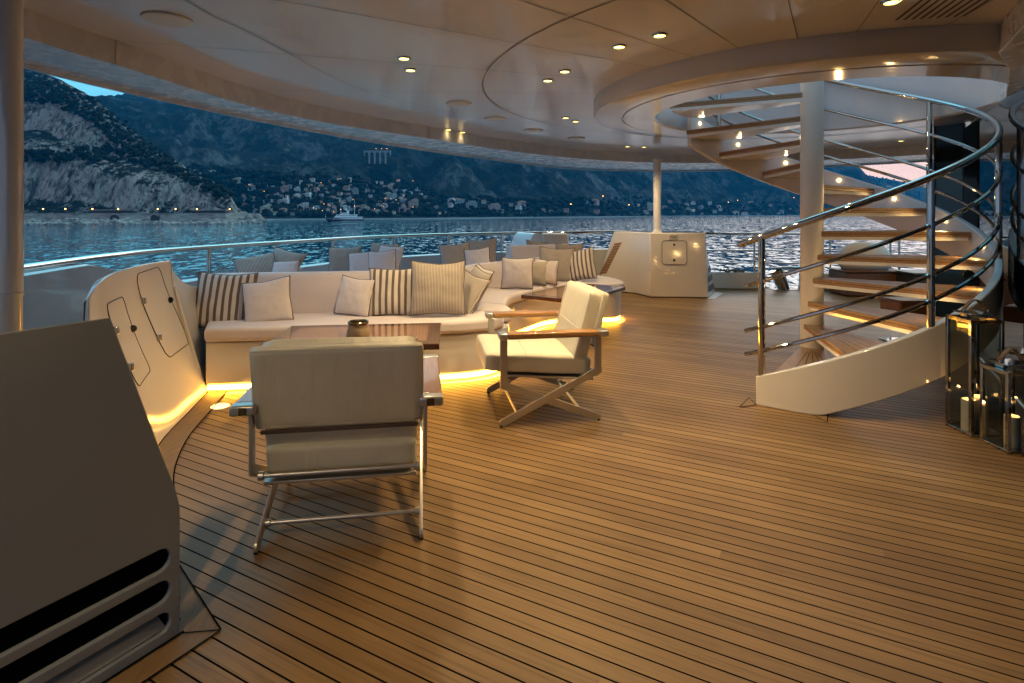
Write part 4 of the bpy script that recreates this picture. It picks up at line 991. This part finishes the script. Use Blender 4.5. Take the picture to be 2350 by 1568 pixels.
def interp(T, x):
    if x <= T[0][0]: return T[0][1]
    for (a, b1), (c_, d) in zip(T[:-1], T[1:]):
        if x <= c_: return b1 + (d - b1) * (x - a) / (c_ - a)
    return T[-1][1]
def hill_mat(name, rock, rock2, veg, veg2, lo, hi, sc_, streak, big=1.5):
    m = bpy.data.materials.new(name); nt, p = nodes(m); tc = N(nt, 'ShaderNodeTexCoord'); ob = tc.outputs['Object']
    geo = N(nt, 'ShaderNodeNewGeometry'); sp = N(nt, 'ShaderNodeSeparateXYZ'); nt.links.new(geo.outputs['Normal'], sp.inputs[0])
    n1 = noise_n(nt, ob, sc_, 8, .68, .8); st1 = mapping(nt, ob, (1, 1, streak))
    n2 = noise_n(nt, st1, sc_ * 3.2, 8, .72, .5); n4 = noise_n(nt, st1, sc_ * 11, 6, .7, .2); n3 = noise_n(nt, ob, sc_ * 10, 6, .72)
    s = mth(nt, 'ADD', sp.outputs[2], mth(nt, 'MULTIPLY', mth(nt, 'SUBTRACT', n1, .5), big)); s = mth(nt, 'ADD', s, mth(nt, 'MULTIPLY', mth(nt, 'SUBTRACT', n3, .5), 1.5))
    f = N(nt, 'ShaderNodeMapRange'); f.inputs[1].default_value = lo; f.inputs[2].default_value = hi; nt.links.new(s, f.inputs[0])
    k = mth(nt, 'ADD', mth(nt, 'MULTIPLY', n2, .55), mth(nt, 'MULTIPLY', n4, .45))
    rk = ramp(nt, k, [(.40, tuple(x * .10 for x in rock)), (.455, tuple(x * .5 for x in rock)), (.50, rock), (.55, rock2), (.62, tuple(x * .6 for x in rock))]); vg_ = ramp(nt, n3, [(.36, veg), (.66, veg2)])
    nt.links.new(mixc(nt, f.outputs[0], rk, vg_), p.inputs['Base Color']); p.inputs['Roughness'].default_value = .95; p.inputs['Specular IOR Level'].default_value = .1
    bump(nt, p, mth(nt, 'ADD', n2, n4), 1.0, 8); return m
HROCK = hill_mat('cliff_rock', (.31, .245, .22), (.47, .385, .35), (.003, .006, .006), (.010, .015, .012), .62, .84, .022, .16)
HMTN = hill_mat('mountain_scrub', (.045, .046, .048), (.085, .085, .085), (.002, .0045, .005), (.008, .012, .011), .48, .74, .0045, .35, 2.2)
def terrain(name, sky, shore, ext, x0, x1, dx, rows, prof, amp, freq, mat, seed, cliff=0):
    cols = int((x1 - x0) / dx) + 1; vs = []; grid = []
    for i in range(cols):
        px = x0 + i * dx; Y0 = interp(shore, px); ex = interp(ext, px); Y1 = Y0 + ex; zr = EYE + (CY - interp(sky, px)) * Y1 / F
        col = []
        for j in range(rows + 7):
            t = min(1, j / rows); over = max(0, j - rows)
            Y = Y0 + ex * t + over * ex * .08
            z = SEA + (zr - SEA) * prof(t, px) - over * over * (zr - SEA) * .03
            X = (px - CX) / F * Y
            env = min(1, t * 8) * (1 if t < .93 else max(.18, (1 - t) / .07))
            nz = noise.fractal(Vector((X * freq + seed, Y * freq, seed * .3)), 1.0, 2.1, 6) * .7 + (abs(noise.fractal(Vector((X * freq * 1.7, Y * freq * 1.7, seed + 5)), 1.0, 2.1, 5)) - .3) * -.8
            z += amp * env * nz
            if cliff:
                w = (noise.fractal(Vector((X * .035, z * .004, seed)), 1, 2.2, 5) + .6 * abs(noise.noise(Vector((X * .11, z * .01, seed + 2)))) + .35 * abs(noise.noise(Vector((X * .3, z * .03, seed + 4))))) * cliff * min(1, t * 12) * max(0, 1 - t * .6)
                Y += w; X = (px - CX) / F * Y
            z = max(z, SEA - 1 if j == 0 else SEA + .4)
            if j == 0: z = SEA - 2
            col.append(len(vs)); vs.append((X, Y, z))
        grid.append(col)
    fs = [(grid[i][j], grid[i + 1][j], grid[i + 1][j + 1], grid[i][j + 1]) for i in range(cols - 1) for j in range(rows + 6)]
    ob = MB().add(vs, fs).build(name, mat, smooth='asis', auto=180); ob.data.polygons.foreach_set('use_smooth', [True] * len(ob.data.polygons)); tag(ob, kind='structure')
    return [[vs[k] for k in c] for c in grid], (x0, dx, rows)
def pl(pts): return lambda t, px: interp(pts, t)
skyA = [(-200, 110), (-60, 125), (50, 156), (80, 160), (107, 170), (140, 182), (164, 196), (195, 214), (228, 236), (260, 262), (290, 288), (330, 325), (380, 361), (438, 403), (506, 432), (530, 452), (545, 478), (575, 494), (612, 503)]
def profA(t, px):
    low = interp([(0, 0), (.04, .05), (.10, .08), (.13, .10), (.20, .31), (.25, .385), (.36, .43), (.44, .46), (.50, .60), (.56, .74), (.64, .78), (1, 1)], t)
    lowR = interp([(0, 0), (.04, .12), (.12, .22), (.2, .55), (.3, .78), (.5, .9), (1, 1)], t); k = max(0, min(1, (px - 250) / 230)); return low * (1 - k) + lowR * k
gA, mA = terrain('headland_cliff', skyA, [(-200, 520), (0, 545), (300, 560), (520, 590), (610, 640)], [(-200, 420), (0, 400), (250, 300), (480, 150), (560, 60), (612, 12)], -200, 612, 2.2, 210, profA, 10, .012, HROCK, 3.1, cliff=9)
skyB = [(60, 275), (150, 262), (228, 238), (262, 230), (285, 227), (330, 228), (372, 231), (430, 222), (520, 205), (700, 190), (900, 190), (1100, 205), (1300, 235), (1500, 270), (1700, 312), (1880, 350), (1950, 372), (1974, 386), (1990, 402), (2010, 420), (2060, 445), (2140, 475), (2200, 492)]
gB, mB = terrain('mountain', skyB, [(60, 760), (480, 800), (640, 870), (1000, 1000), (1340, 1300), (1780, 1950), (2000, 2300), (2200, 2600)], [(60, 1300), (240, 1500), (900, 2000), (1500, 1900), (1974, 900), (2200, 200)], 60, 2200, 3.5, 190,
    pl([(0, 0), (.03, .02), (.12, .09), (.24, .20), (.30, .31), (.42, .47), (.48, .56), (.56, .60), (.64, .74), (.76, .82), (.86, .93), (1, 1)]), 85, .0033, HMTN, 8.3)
skyC = [(1500, 440), (1700, 420), (1850, 400), (1930, 392), (1985, 403), (2000, 406), (2039, 412), (2096, 422), (2150, 424), (2210, 430), (2350, 440), (2600, 452), (2900, 470)]
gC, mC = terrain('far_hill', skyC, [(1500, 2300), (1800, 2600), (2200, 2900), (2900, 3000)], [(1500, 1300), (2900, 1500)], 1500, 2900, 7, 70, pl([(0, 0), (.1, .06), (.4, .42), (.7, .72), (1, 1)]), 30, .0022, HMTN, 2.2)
def grid_at(Gd, meta, px, py):
    x0, dx, rows = meta; i = max(0, min(len(Gd) - 1, int(round((px - x0) / dx)))); best = None
    for v in Gd[i][1:rows + 1]:
        y = CY + F * (EYE - v[2]) / v[1]
        if y <= py: return Vector(v), i
    return None, i
# ------------------------------------------------------------------ town
rng = random.Random(5)
WALLS = {'white': (.50, .50, .49), 'cream': (.38, .34, .27), 'pink': (.34, .22, .19), 'grey': (.24, .25, .26)}
TERRA = pbr('terracotta_roof', (.24, .10, .06), .9); WIND = pbr('house_window', (.02, .025, .03), .2); WLIT = pbr('lit_window', (.9, .6, .3), .5, emit=(1, .6, .25), es=1.6)
hmesh = {}
def house_mesh(kind, wall, lit):
    mb = MB()
    if kind == 0:
        mb.box((-5, -4, -3), (5, 4, 6.2)); mb.box((-5.3, -4.3, 6.21), (5.3, 4.3, 6.7), mi=1)
        W = [(x, z) for x in (-3.2, -.2, 2.6) for z in (1.2, 4.0)]; fy = -4
    elif kind == 1:
        mb.box((-6, -4, -3), (6, 4, 5)); mb.add([(-6.5, -4.5, 5.01), (6.5, -4.5, 5.01), (6.5, 4.5, 5.01), (-6.5, 4.5, 5.01), (-3, 0, 7.2), (3, 0, 7.2)], [(0, 1, 5, 4), (1, 2, 5), (2, 3, 4, 5), (3, 0, 4), (3, 2, 1, 0)], 1)
        W = [(x, z) for x in (-4.4, -1.6, 1.2, 4) for z in (1.0, 3.3)]; fy = -4
    else:
        mb.box((-8, -4.5, -3), (8, 4.5, 9)); mb.box((-3, -4, 9.01), (6, 4, 11.5)); mb.box((-8.3, -4.8, 8.5), (8.3, -4.51, 9.3), mi=0)
        W = [(x, z) for x in (-6.4, -3.6, -.8, 2, 4.8) for z in (1, 3.7, 6.4)]; fy = -4.5
    for i, (x, z) in enumerate(W): mb.add([(x, fy - .03, z), (x + 1.3, fy - .03, z), (x + 1.3, fy - .03, z + 1.5), (x, fy - .03, z + 1.5)], [(0, 1, 2, 3)], 3 if (lit and i % 5 == 2) else 2)
    key = (kind, wall, lit)
    if wall + '_wall' not in MATS: pbr(wall + '_wall', WALLS[wall], .9)
    o = mb.build('house', [MATS[wall + '_wall'], TERRA, WIND, WLIT], smooth=False); hmesh[key] = o.data
    bpy.data.objects.remove(o)
    return hmesh[key]
lit_boxes = []
def house(px, py, Gd, meta, label, group, smin=.5, smax=.85, force=None):
    v, i = grid_at(Gd, meta, px, py)
    if v is None: return
    kind = rng.choice((0, 0, 1, 1, 1, 2)); wall = rng.choice(('white', 'white', 'grey', 'cream', 'pink', 'grey'))
    if force: kind, wall = force
    lit = rng.random() < .10; key = (kind, wall, lit); me = hmesh.get(key) or house_mesh(*key)
    o = bpy.data.objects.new('house', me); COL.objects.link(o); s = rng.uniform(smin, smax); o.scale = (s, s, s * rng.uniform(.85, 1.15))
    o.location = (v.x, v.y - 2, v.z + 1.2); o.rotation_euler = (0, 0, rng.uniform(-.7, .7) + math.atan2(-v.x, v.y) )
    kn = ('flat roofed', 'red roofed', 'tall')[kind]
    tag(o, label % (kn, wall), 'house', group)
g1 = 'houses of the hillside town'
def inpoly(x, y, P):
    c_ = False
    for i in range(len(P)):
        (a, b1), (d, e) = P[i], P[i - 1]
        if (b1 > y) != (e > y) and x < (d - a) * (y - b1) / (e - b1) + a: c_ = not c_
    return c_
town = [(445, 396), (520, 405), (600, 432), (700, 425), (800, 418), (880, 420), (960, 440), (1010, 470), (1020, 494), (560, 497), (550, 470), (500, 440), (450, 415)]
placed = []
cnt = 0
while cnt < 210:
    x, y = rng.uniform(440, 1020), rng.uniform(395, 497)
    if not inpoly(x, y, town) or any(abs(x - a) < 7 and abs(y - b1) < 4.5 for a, b1 in placed): continue
    placed.append((x, y)); cnt += 1
    side = 'left of the anchored yacht' if x < 740 else ('above the anchored yacht' if x < 840 else 'right of the anchored yacht')
    lv = 'high up' if y < 440 else ('halfway up' if y < 470 else 'low')
    house(x, y, gB, mB, '%s %s hillside house ' + lv + ' ' + side, g1)
for k in range(46):
    x = rng.uniform(1020, 1830); y = rng.uniform(468, 496)
    house(x, y, gB, mB, '%s %s house on the far shore ' + ('left' if x < 1500 else 'right') + ' of the slim white pole', 'houses along the far shore', .7, 1.5)
for k in range(40):
    x = rng.uniform(1890, 2115); y = rng.uniform(428, 486)
    house(x, y, gC, mC, '%s %s house on the distant hillside seen through the stair', 'houses on the distant hillside', 1.6, 3.0)
for px, py, w, lab in ((700, 483, .9, 'long pale villa block just above the shore left of the yacht'), (950, 478, 1.0, 'wide white hotel block right of the anchored yacht'), (925, 488, .8, 'red walled boathouse on the quay right of the yacht')):
    house(px, py, gB, mB, lab.replace('%', '') + '%.0s%.0s', g1, w, w + .01, (2, 'pink' if 'red' in lab else 'white'))
# woodland
def woods(name, Gd, meta, poly, n, smin, smax, seed, mat):
    r_ = random.Random(seed); mb = MB(); tries = 0; k = 0
    xs = [p[0] for p in poly]; ys = [p[1] for p in poly]
    base = []
    bm = bmesh.new(); bmesh.ops.create_icosphere(bm, subdivisions=1, radius=1); bv = [v.co.copy() for v in bm.verts]; bf = [tuple(v.index for v in f.verts) for f in bm.faces]; bm.free()
    while k < n and tries < n * 6:
        tries += 1; x, y = r_.uniform(min(xs), max(xs)), r_.uniform(min(ys), max(ys))
        if not inpoly(x, y, poly): continue
        v, i = grid_at(Gd, meta, x, y)
        if v is None: continue
        s = r_.uniform(smin, smax); off = Vector((r_.uniform(-6, 6), r_.uniform(-6, 6), 0)); a = r_.uniform(0, 6)
        mb.add([v + off + Vector(((q.x * math.cos(a) - q.y * math.sin(a)) * s * r_.uniform(.75, 1.25), (q.x * math.sin(a) + q.y * math.cos(a)) * s, q.z * s * r_.uniform(.6, 1.1) + s * .5)) for q in bv], bf); k += 1
    o = mb.build(name, mat, smooth=False); tag(o, kind='stuff'); o['label'] = 'dark trees and scrub covering the hillside'; o['category'] = 'woodland'; return o
WOODM = pbr('woodland', (.012, .020, .013), .95, spec=.1); nt, p_ = nodes(WOODM); tc = N(nt, 'ShaderNodeTexCoord'); nt.links.new(ramp(nt, noise_n(nt, tc.outputs['Object'], .05, 4), [(.3, (.003, .006, .006)), (.7, (.009, .014, .011))]), p_.inputs['Base Color'])
woods('town_trees', gB, mB, [(430, 385), (560, 400), (700, 410), (900, 412), (1030, 455), (1900, 470), (1900, 496), (540, 500), (500, 440), (430, 410)], 2600, 2.5, 7, 3, WOODM)
woods('headland_trees', gA, mA, [(40, 150), (230, 236), (300, 300), (440, 405), (540, 450), (500, 452), (400, 400), (300, 372), (210, 372), (120, 372), (50, 380), (50, 352), (150, 350), (270, 335), (215, 285), (130, 245), (50, 232)], 1150, 1.5, 3.8, 4, WOODM)
woods('far_hill_trees', gC, mC, [(1850, 400), (2000, 406), (2100, 420), (2120, 470), (1850, 480)], 900, 4, 9, 9, WOODM)
# sea wall below the cliff
SWM = pbr('sea_wall_stone', (.27, .23, .20), .95, bump=1, bscale=.8); nt, p_ = nodes(SWM); tc = N(nt, 'ShaderNodeTexCoord'); nt.links.new(ramp(nt, noise_n(nt, mapping(nt, tc.outputs['Object'], (.12, .12, .5)), 1.0, 7, .7), [(.35, (.12, .10, .09)), (.5, (.27, .23, .20)), (.65, (.36, .31, .27))]), p_.inputs['Base Color'])
sw = empty('sea_wall', (-400, 556, -10), 'long pale stone sea wall with an arch at the foot of the left cliff', 'wall')
pw = []
for k in range(60):
    px = -150 + 745 * k / 59; Y = interp([(-200, 512), (0, 537), (300, 551), (520, 578), (610, 622)], px) + 2.5 * math.sin(k * .7); pw.append(Vector(((px - CX) / F * Y, Y)))
child(sect(pw, [(0, -8), (1.2, -.4), (1.0, .5), (3, .5), (3, -.3), (14, -.3), (14, -9)]), 'wall', SWM, sw, auto=30)
for px in (262, 355):
    Y = interp([(0, 537), (300, 551), (520, 578)], px) - 3; X = (px - CX) / F * Y; m = MB(); pts = [(-3.6, -8)] + [(3.6 * math.cos(PI * k / 10 + 0) * -1, -4.4 + 3.4 * math.sin(PI * k / 10)) for k in range(11)] + [(3.6, -8)]
    m.prism([(X + a, b1) for a, b1 in pts], Y - .5, Y + 3, M=Matrix(((1, 0, 0, 0), (0, 0, 1, 0), (0, 1, 0, 0), (0, 0, 0, 1)))); child(m, 'arch', DARKGAP, sw)
rk = MB(); rr_ = random.Random(21); bm = bmesh.new(); bmesh.ops.create_icosphere(bm, subdivisions=1, radius=1); bv0 = [v.co.copy() for v in bm.verts]; bf0 = [tuple(v.index for v in f.verts) for f in bm.faces]; bm.free()
for k in range(1300):
    q = rr_.random(); i = min(len(pw) - 2, int(q * (len(pw) - 1))); p = pw[i].lerp(pw[i + 1], rr_.random()); s = rr_.uniform(.8, 3.2) * (1.25 if .45 < q < .62 or q > .85 else 1); d = rr_.uniform(0, 7)
    hh = max(0, noise.noise(Vector((p.x * .035, 3, 0))) + .55) * 9; c_ = Vector((p.x + rr_.uniform(-2, 2), p.y - d, SEA + (hh * (1 - d / 7)) * rr_.random()))
    rk.add([c_ + Vector((q2.x * s * rr_.uniform(.7, 1.5), q2.y * s * rr_.uniform(.7, 1.3), q2.z * s * rr_.uniform(.5, 1.0))) for q2 in bv0], bf0)
ro = rk.build('shore_rocks', SWM, smooth=False); tag(ro, 'tumbled pale rocks along the waterline below the sea wall', 'rocks', kind='stuff')
sh = empty('rock_shelter', (-220, 560, 0), 'dark low gallery roof over the road at the foot of the left cliff', 'gallery')
for (xa, xb) in ((203, 310), (440, 520)):
    Ya = interp([(0, 537), (300, 551), (520, 578)], xa) + 12; a = (xa - CX) / F * Ya; b1 = (xb - CX) / F * (Ya + 3)
    child(MB().box((a, Ya, -.2), (b1, Ya + 6, 3.2)), 'gallery', DARKGAP, sh)
    child(MB().box((a - .5, Ya - .6, 3.21), (b1 + .5, Ya + 6, 3.9)), 'roof', SWM, sh)
BULB = pbr('street_lamp_glow', (1, .6, .3), .5, emit=(1, .42, .10), es=9)
def street_lamp(X, Y, z, h, r, label, grp):
    t = empty('street_lamp', (X, Y, z), label, 'street lamp', group=grp); MB().tube([(0, 0, 0), (0, 0, h)], .12, 6).build('post', DARKGAP, t)
    MB().lathe([(0, -r), (r * .8, -r * .5), (r, 0), (r * .8, r * .5), (0, r)], (0, 0, h + r), 10).build('lamp_head', BULB, t); return t
for k, px in enumerate((99, 150, 212, 271, 362, 403, 452, 527)):
    Y = interp([(0, 537), (300, 551), (520, 578)], px) + 8; street_lamp((px - CX) / F * Y, Y, -.25, 4.2, .62, 'orange street lamp on the cliff road, number %s from the left' % ('one', 'two', 'three', 'four', 'five', 'six', 'seven', 'eight')[k], 'street lamps along the cliff road')
for k in range(18):
    x, y = rng.uniform(560, 1010), rng.uniform(425, 497); v, i = grid_at(gB, mB, x, y)
    if v: street_lamp(v.x, v.y - 6, v.z, 5, .36, 'tiny warm street lamp among the houses of the hillside town', 'street lamps of the hillside town')
for k in range(16):
    x, y = rng.uniform(1300, 2110), rng.uniform(455, 490); v, i = grid_at(gC if x > 1890 else gB, mC if x > 1890 else mB, x, y)
    if v: street_lamp(v.x, v.y - 6, v.z, 5, 1.0, 'tiny pale street lamp on the far shore right of the yacht', 'street lamps on the far shore')
# viaduct
v0, _ = grid_at(gB, mB, 866, 368)
if v0:
    Y = v0.y - 25; va = empty('viaduct', ((866 - CX) / F * Y, Y, Q(866, 366, Y).z), 'pale arched viaduct high in the dark mountain gully above the town', 'viaduct'); s = Y / F
    VM = pbr('viaduct_stone', (.19, .20, .21), .9); L = 62 * s; ht = 20 * s; m = MB(); na = 5; bw_ = L / na
    pts = [(-L / 2, ht), (-L / 2, ht - 2)]
    for k in range(na):
        x0 = -L / 2 + k * bw_; x1 = x0 + bw_; pw_ = bw_ * .1
        pts += [(x0 + pw_, -ht * .3)] if False else []
        pts += [(x0 + pw_, ht * .45)] + [((x0 + x1) / 2 - (bw_ / 2 - pw_) * math.cos(PI * j / 6), ht * .45 + (ht * .38) * math.sin(PI * j / 6)) for j in range(1, 6)] + [(x1 - pw_, ht * .45)]
    pts += [(L / 2, ht - 2), (L / 2, ht)]
    m.prism(pts, -3, 3, M=Matrix(((1, 0, 0, 0), (0, 0, 1, 0), (0, 1, 0, 0), (0, 0, 0, 1)))); m.build('deck', VM, va, smooth=False)
    for k in range(1, na): x0 = -L / 2 + k * bw_; MB().box((x0 - bw_ * .1, -2.5, -ht * .5), (x0 + bw_ * .1, 2.5, ht * .449)).build('pier', VM, va)
    for k in range(3): street_lamp(va.location.x + (k - .2) * L * .2, Y - 3.2, va.location.z + ht, 4, .45, 'warm street lamp on the viaduct high in the gully', 'street lamps on the viaduct')
    bpy.context.view_layer.update()
# ------------------------------------------------------------------ anchored yacht and shore boats
YY = 690.0; ys_ = YY / F
yt = empty('motor_yacht', ((790 - CX) * ys_, YY, SEA), 'dark blue classic motor yacht with two masts anchored in the bay', 'yacht', rz=R(18))
NAVY = pbr('navy_hull', (.010, .014, .035), .15); YW = pbr('yacht_white', (.72, .74, .75), .3); YWIN = pbr('yacht_window', (.03, .04, .05), .1)
L = 46.0
def hullsec(x):  # half breadth at deck / waterline, deck height
    u = x / L + .5                                             # 0 bow .. 1 stern
    b = 4.3 * min(1, (u * 3.2) ** .55) * (1 - .18 * max(0, u - .8) / .2); w = 3.9 * max(0, min(1, ((u - .05) * 2.6))) ** .7 * (1 - .2 * max(0, u - .8) / .2); h = 5.4 - 1.9 * min(1, u * 1.7) + .3 * max(0, u - .7); return b, w, h
m = MB(); secs = []
for k in range(25):
    x = -L / 2 + L * k / 24; b, w, h = hullsec(x); xw = x + (4.0 * (1 - k / 6) if k < 6 else 0)
    secs.append([(x, -b, h), (xw * .5 + x * .5, -(b * .75 + w * .25), h * .55), (xw, -w - .01, .55), (xw, -w * .9 - .01, -1), (xw, w * .9 + .01, -1), (xw, w + .01, .55), (xw * .5 + x * .5, b * .75 + w * .25, h * .55), (x, b, h)])
vs = [v for s in secs for v in s]; n8 = 8
fs = [(i * 8 + k, i * 8 + (k + 1) % 8, i * 8 + 8 + (k + 1) % 8, i * 8 + 8 + k) for i in range(24) for k in range(8)] + [tuple(range(7, -1, -1)), tuple(range(192, 200))]
m.add(vs, fs); m.build('hull', NAVY, yt, auto=40)
bs = MB()
for sgn in (-1, 1): bs.strip([(s[2][0], s[2][1] * 1.006 * 1, .45) if sgn < 0 else (s[5][0], s[5][1] * 1.006, .45) for s in secs[3:]], [(s[2][0], s[2][1] * 1.02, 1.0) if sgn < 0 else (s[5][0], s[5][1] * 1.02, 1.0) for s in secs[3:]])
bs.build('boot_stripe', YW, yt)
st_ = MB()
for sgn in (0, 7): st_.strip([(s[sgn][0], s[sgn][1] * 1.012, s[sgn][2] - 1.3) for s in secs], [(s[sgn][0], s[sgn][1] * 1.012, s[sgn][2] - 1.05) for s in secs])
st_.build('gold_stripe', YW, yt)
def deckhouse(x0, x1, hw, z0, z1, rake, nm='deckhouse'):
    m = MB(); m.add([(x0, -hw, z0), (x1, -hw, z0), (x1, hw, z0), (x0, hw, z0), (x0 + rake, -hw * .93, z1), (x1, -hw * .93, z1), (x1, hw * .93, z1), (x0 + rake, hw * .93, z1)], [(3, 2, 1, 0), (4, 5, 6, 7), (0, 1, 5, 4), (1, 2, 6, 5), (2, 3, 7, 6), (3, 0, 4, 7)])
    d = m.build(nm, YW, yt, bevel=.15); w = MB(); zz0, zz1 = z0 + (z1 - z0) * .45, z0 + (z1 - z0) * .78; k = x0 + rake * .8 + .6
    while k < x1 - 1.4:
        for s in (-1, 1): yv = s * (hw * .975 + .03); w.add([(k, yv, zz0), (k + 1.1, yv, zz0), (k + 1.1, yv, zz1), (k, yv, zz1)], [(0, 1, 2, 3)])
        k += 1.7
    w.build('window_row', YWIN, d, smooth=False)
    MB().box((x0 + rake - .8, -hw - .2, z1 + .01), (x1 + 1.2, hw + .2, z1 + .35)).build('roof', YW, d, bevel=.08)
deckhouse(-13, 21, 3.7, 3.4, 5.9, 2.0); deckhouse(-11, 15, 3.2, 6.3, 8.7, 2.5); deckhouse(-5, 5, 2.4, 9.1, 10.9, 1.2)
MB().box((3, -1.0, 9.1), (5.5, 1.0, 14)).build('funnel', YW, yt, bevel=.2)
MB().lathe([(0, 0), (1.1, .4), (1.3, 1.2), (.9, 2.1), (0, 2.4)], (2.2, 0, 14), 16).build('radar_dome', YW, yt)
for x, h, z in ((-4, 21.0, 11.2), (12, 27.0, 8.8), (-21.5, 9.6, 5.0)):
    ms = MB().tube([(x, 0, z), (x, 0, h)], [.22, .10], 8).build('mast', YW, yt)
    if h > 12: MB().lathe([(0, -.35), (.35, 0), (0, .35)], (x, 0, h * .72), 8).build('mast_light', BULB, ms)
def shore_boat(px, py, s, label):
    Y = 12 * F / (py - CY); t = empty('moored_boat', ((px - CX) / F * Y, Y, SEA), label, 'boat', rz=rng.uniform(-.5, .5), group='small boats moored off the town'); t.scale = (s,) * 3
    h = MB().loft([(-5, -.8), (3, -1.3), (6, 0), (3, 1.3), (-5, .8)], [(-5, -1.5), (3, -1.9), (7.2, 0), (3, 1.9), (-5, 1.5)], -.3, 1.5).build('hull', YW, t, smooth=False); MB().box((-3, -1, 1.51), (1.5, 1, 2.9)).build('cabin', YW, t, bevel=.2); return t
for px, lab in ((660, 'low white boat moored by the quay, leftmost of the boats near the yacht'), (685, 'white boat moored second from the left by the town quay'), (708, 'white boat moored third from the left by the town quay'), (728, 'white boat moored just left of the anchored yacht bow')):
    shore_boat(px, 503.2, 1.0, lab)
sbt = shore_boat(1195, 500, .9, 'small sailing boat with a bare mast off the far shore'); MB().tube([(0, 0, 1.5), (0, 0, 18)], .16, 6).build('mast', YW, sbt)
qm = MB(); A = []
for k in range(40):
    px = 610 + 1250 * k / 39; Y = interp([(60, 760), (480, 800), (640, 870), (1000, 1000), (1340, 1300), (1780, 1950), (2000, 2300)], px) - 8; A.append(Vector(((px - CX) / F * Y, Y)))
qo = sect(A, [(0, SEA - 1), (0, SEA + 1.6), (9, SEA + 1.7), (9, SEA - 1)]).build('quay', pbr('quay_stone', (.30, .30, .29), .95)); tag(qo, 'low pale quay wall along the shore of the bay', 'quay')
# ------------------------------------------------------------------ sky, sun, air
SUN_AZ = math.atan2(2060 - CX, F)                              # sunset bearing, to the right of the view axis
w = bpy.data.worlds.new('World'); sc.world = w; w.use_nodes = True; nt = w.node_tree; nt.nodes.clear()
out = N(nt, 'ShaderNodeOutputWorld'); bg = N(nt, 'ShaderNodeBackground'); nt.links.new(bg.outputs[0], out.inputs[0])
sky = N(nt, 'ShaderNodeTexSky'); sky.sky_type = 'NISHITA'; sky.sun_disc = False; sky.sun_elevation = R(1.0); sky.sun_rotation = SUN_AZ; sky.air_density = 1.6; sky.dust_density = 1.0; sky.ozone_density = 4
geo = N(nt, 'ShaderNodeTexCoord'); sp = N(nt, 'ShaderNodeSeparateXYZ'); nt.links.new(geo.outputs['Generated'], sp.inputs[0])
dot = mth(nt, 'ADD', mth(nt, 'MULTIPLY', sp.outputs[0], math.sin(SUN_AZ)), mth(nt, 'MULTIPLY', sp.outputs[1], math.cos(SUN_AZ)))
low = ramp(nt, mth(nt, 'MULTIPLY_ADD', dot, .5, .5), [(0, (.07, .085, .12)), (.4, (.06, .12, .17)), (.64, (.045, .15, .20)), (.80, (.08, .19, .23)), (.93, (.22, .20, .19)), (1, (.27, .20, .17))])
high = ramp(nt, mth(nt, 'MULTIPLY_ADD', dot, .5, .5), [(0, (.11, .125, .15)), (.45, (.11, .18, .25)), (.66, (.09, .34, .46)), (.82, (.18, .46, .54)), (.92, (.70, .76, .78)), (1, (1.3, 1.2, 1.05))])
f = N(nt, 'ShaderNodeMapRange'); f.inputs[1].default_value = .12; f.inputs[2].default_value = .34; nt.links.new(sp.outputs[2], f.inputs[0])
cl = noise_n(nt, mapping(nt, geo.outputs['Generated'], (2, 2, 7)), 2.0, 5, .6, .6)
grad = mixc(nt, f.outputs[0], low, high)
grad = mixc(nt, 1.0, grad, ramp(nt, cl, [(.3, (.82, .84, .88)), (.7, (1.2, 1.17, 1.12))]), 'MULTIPLY')
nsk = mixc(nt, 1.0, sky.outputs[0], (.10, .10, .10), 'MULTIPLY')
tot = mixc(nt, .85, nsk, grad)
nt.links.new(tot, bg.inputs[0]); bg.inputs[1].default_value = 3.7
sun = bpy.data.lights.new('sun', 'SUN'); sun.energy = .02; sun.angle = R(10); sun.color = (1, .7, .5); so2 = bpy.data.objects.new('sun', sun); COL.objects.link(so2)
so2.rotation_euler = Vector((-math.sin(SUN_AZ), -math.cos(SUN_AZ), -.02)).to_track_quat('-Z', 'Y').to_euler()
HAZE = True
if HAZE:
    hz = MB().box((-4200, -60, SEA - 2), (4200, 5200, 900)).build('haze', pbr('haze_air', (1, 1, 1)), smooth=False); tag(hz, kind='stuff')
    nt = MATS['haze_air'].node_tree; nt.nodes.clear(); o = N(nt, 'ShaderNodeOutputMaterial'); v = N(nt, 'ShaderNodeVolumePrincipled'); v.inputs['Density'].default_value = .00008; v.inputs['Color'].default_value = (.0, .38, .80, 1); v.inputs['Anisotropy'].default_value = .0
    nt.links.new(v.outputs[0], o.inputs['Volume'])
# ------------------------------------------------------------------ render settings
sc.view_settings.view_transform = 'Standard'; sc.view_settings.look = 'None'; sc.view_settings.exposure = .52; sc.view_settings.gamma = 1
sc.render.engine = 'CYCLES'; cy = sc.cycles
cy.use_denoising = True
try: cy.denoiser = 'OPENIMAGEDENOISE'; cy.denoising_input_passes = 'RGB_ALBEDO_NORMAL'
except Exception: pass
cy.max_bounces = 8; cy.diffuse_bounces = 4; cy.glossy_bounces = 5; cy.transmission_bounces = 4; cy.transparent_max_bounces = 12; cy.volume_bounces = 0
cy.sample_clamp_indirect = 4; cy.caustics_reflective = False; cy.caustics_refractive = False
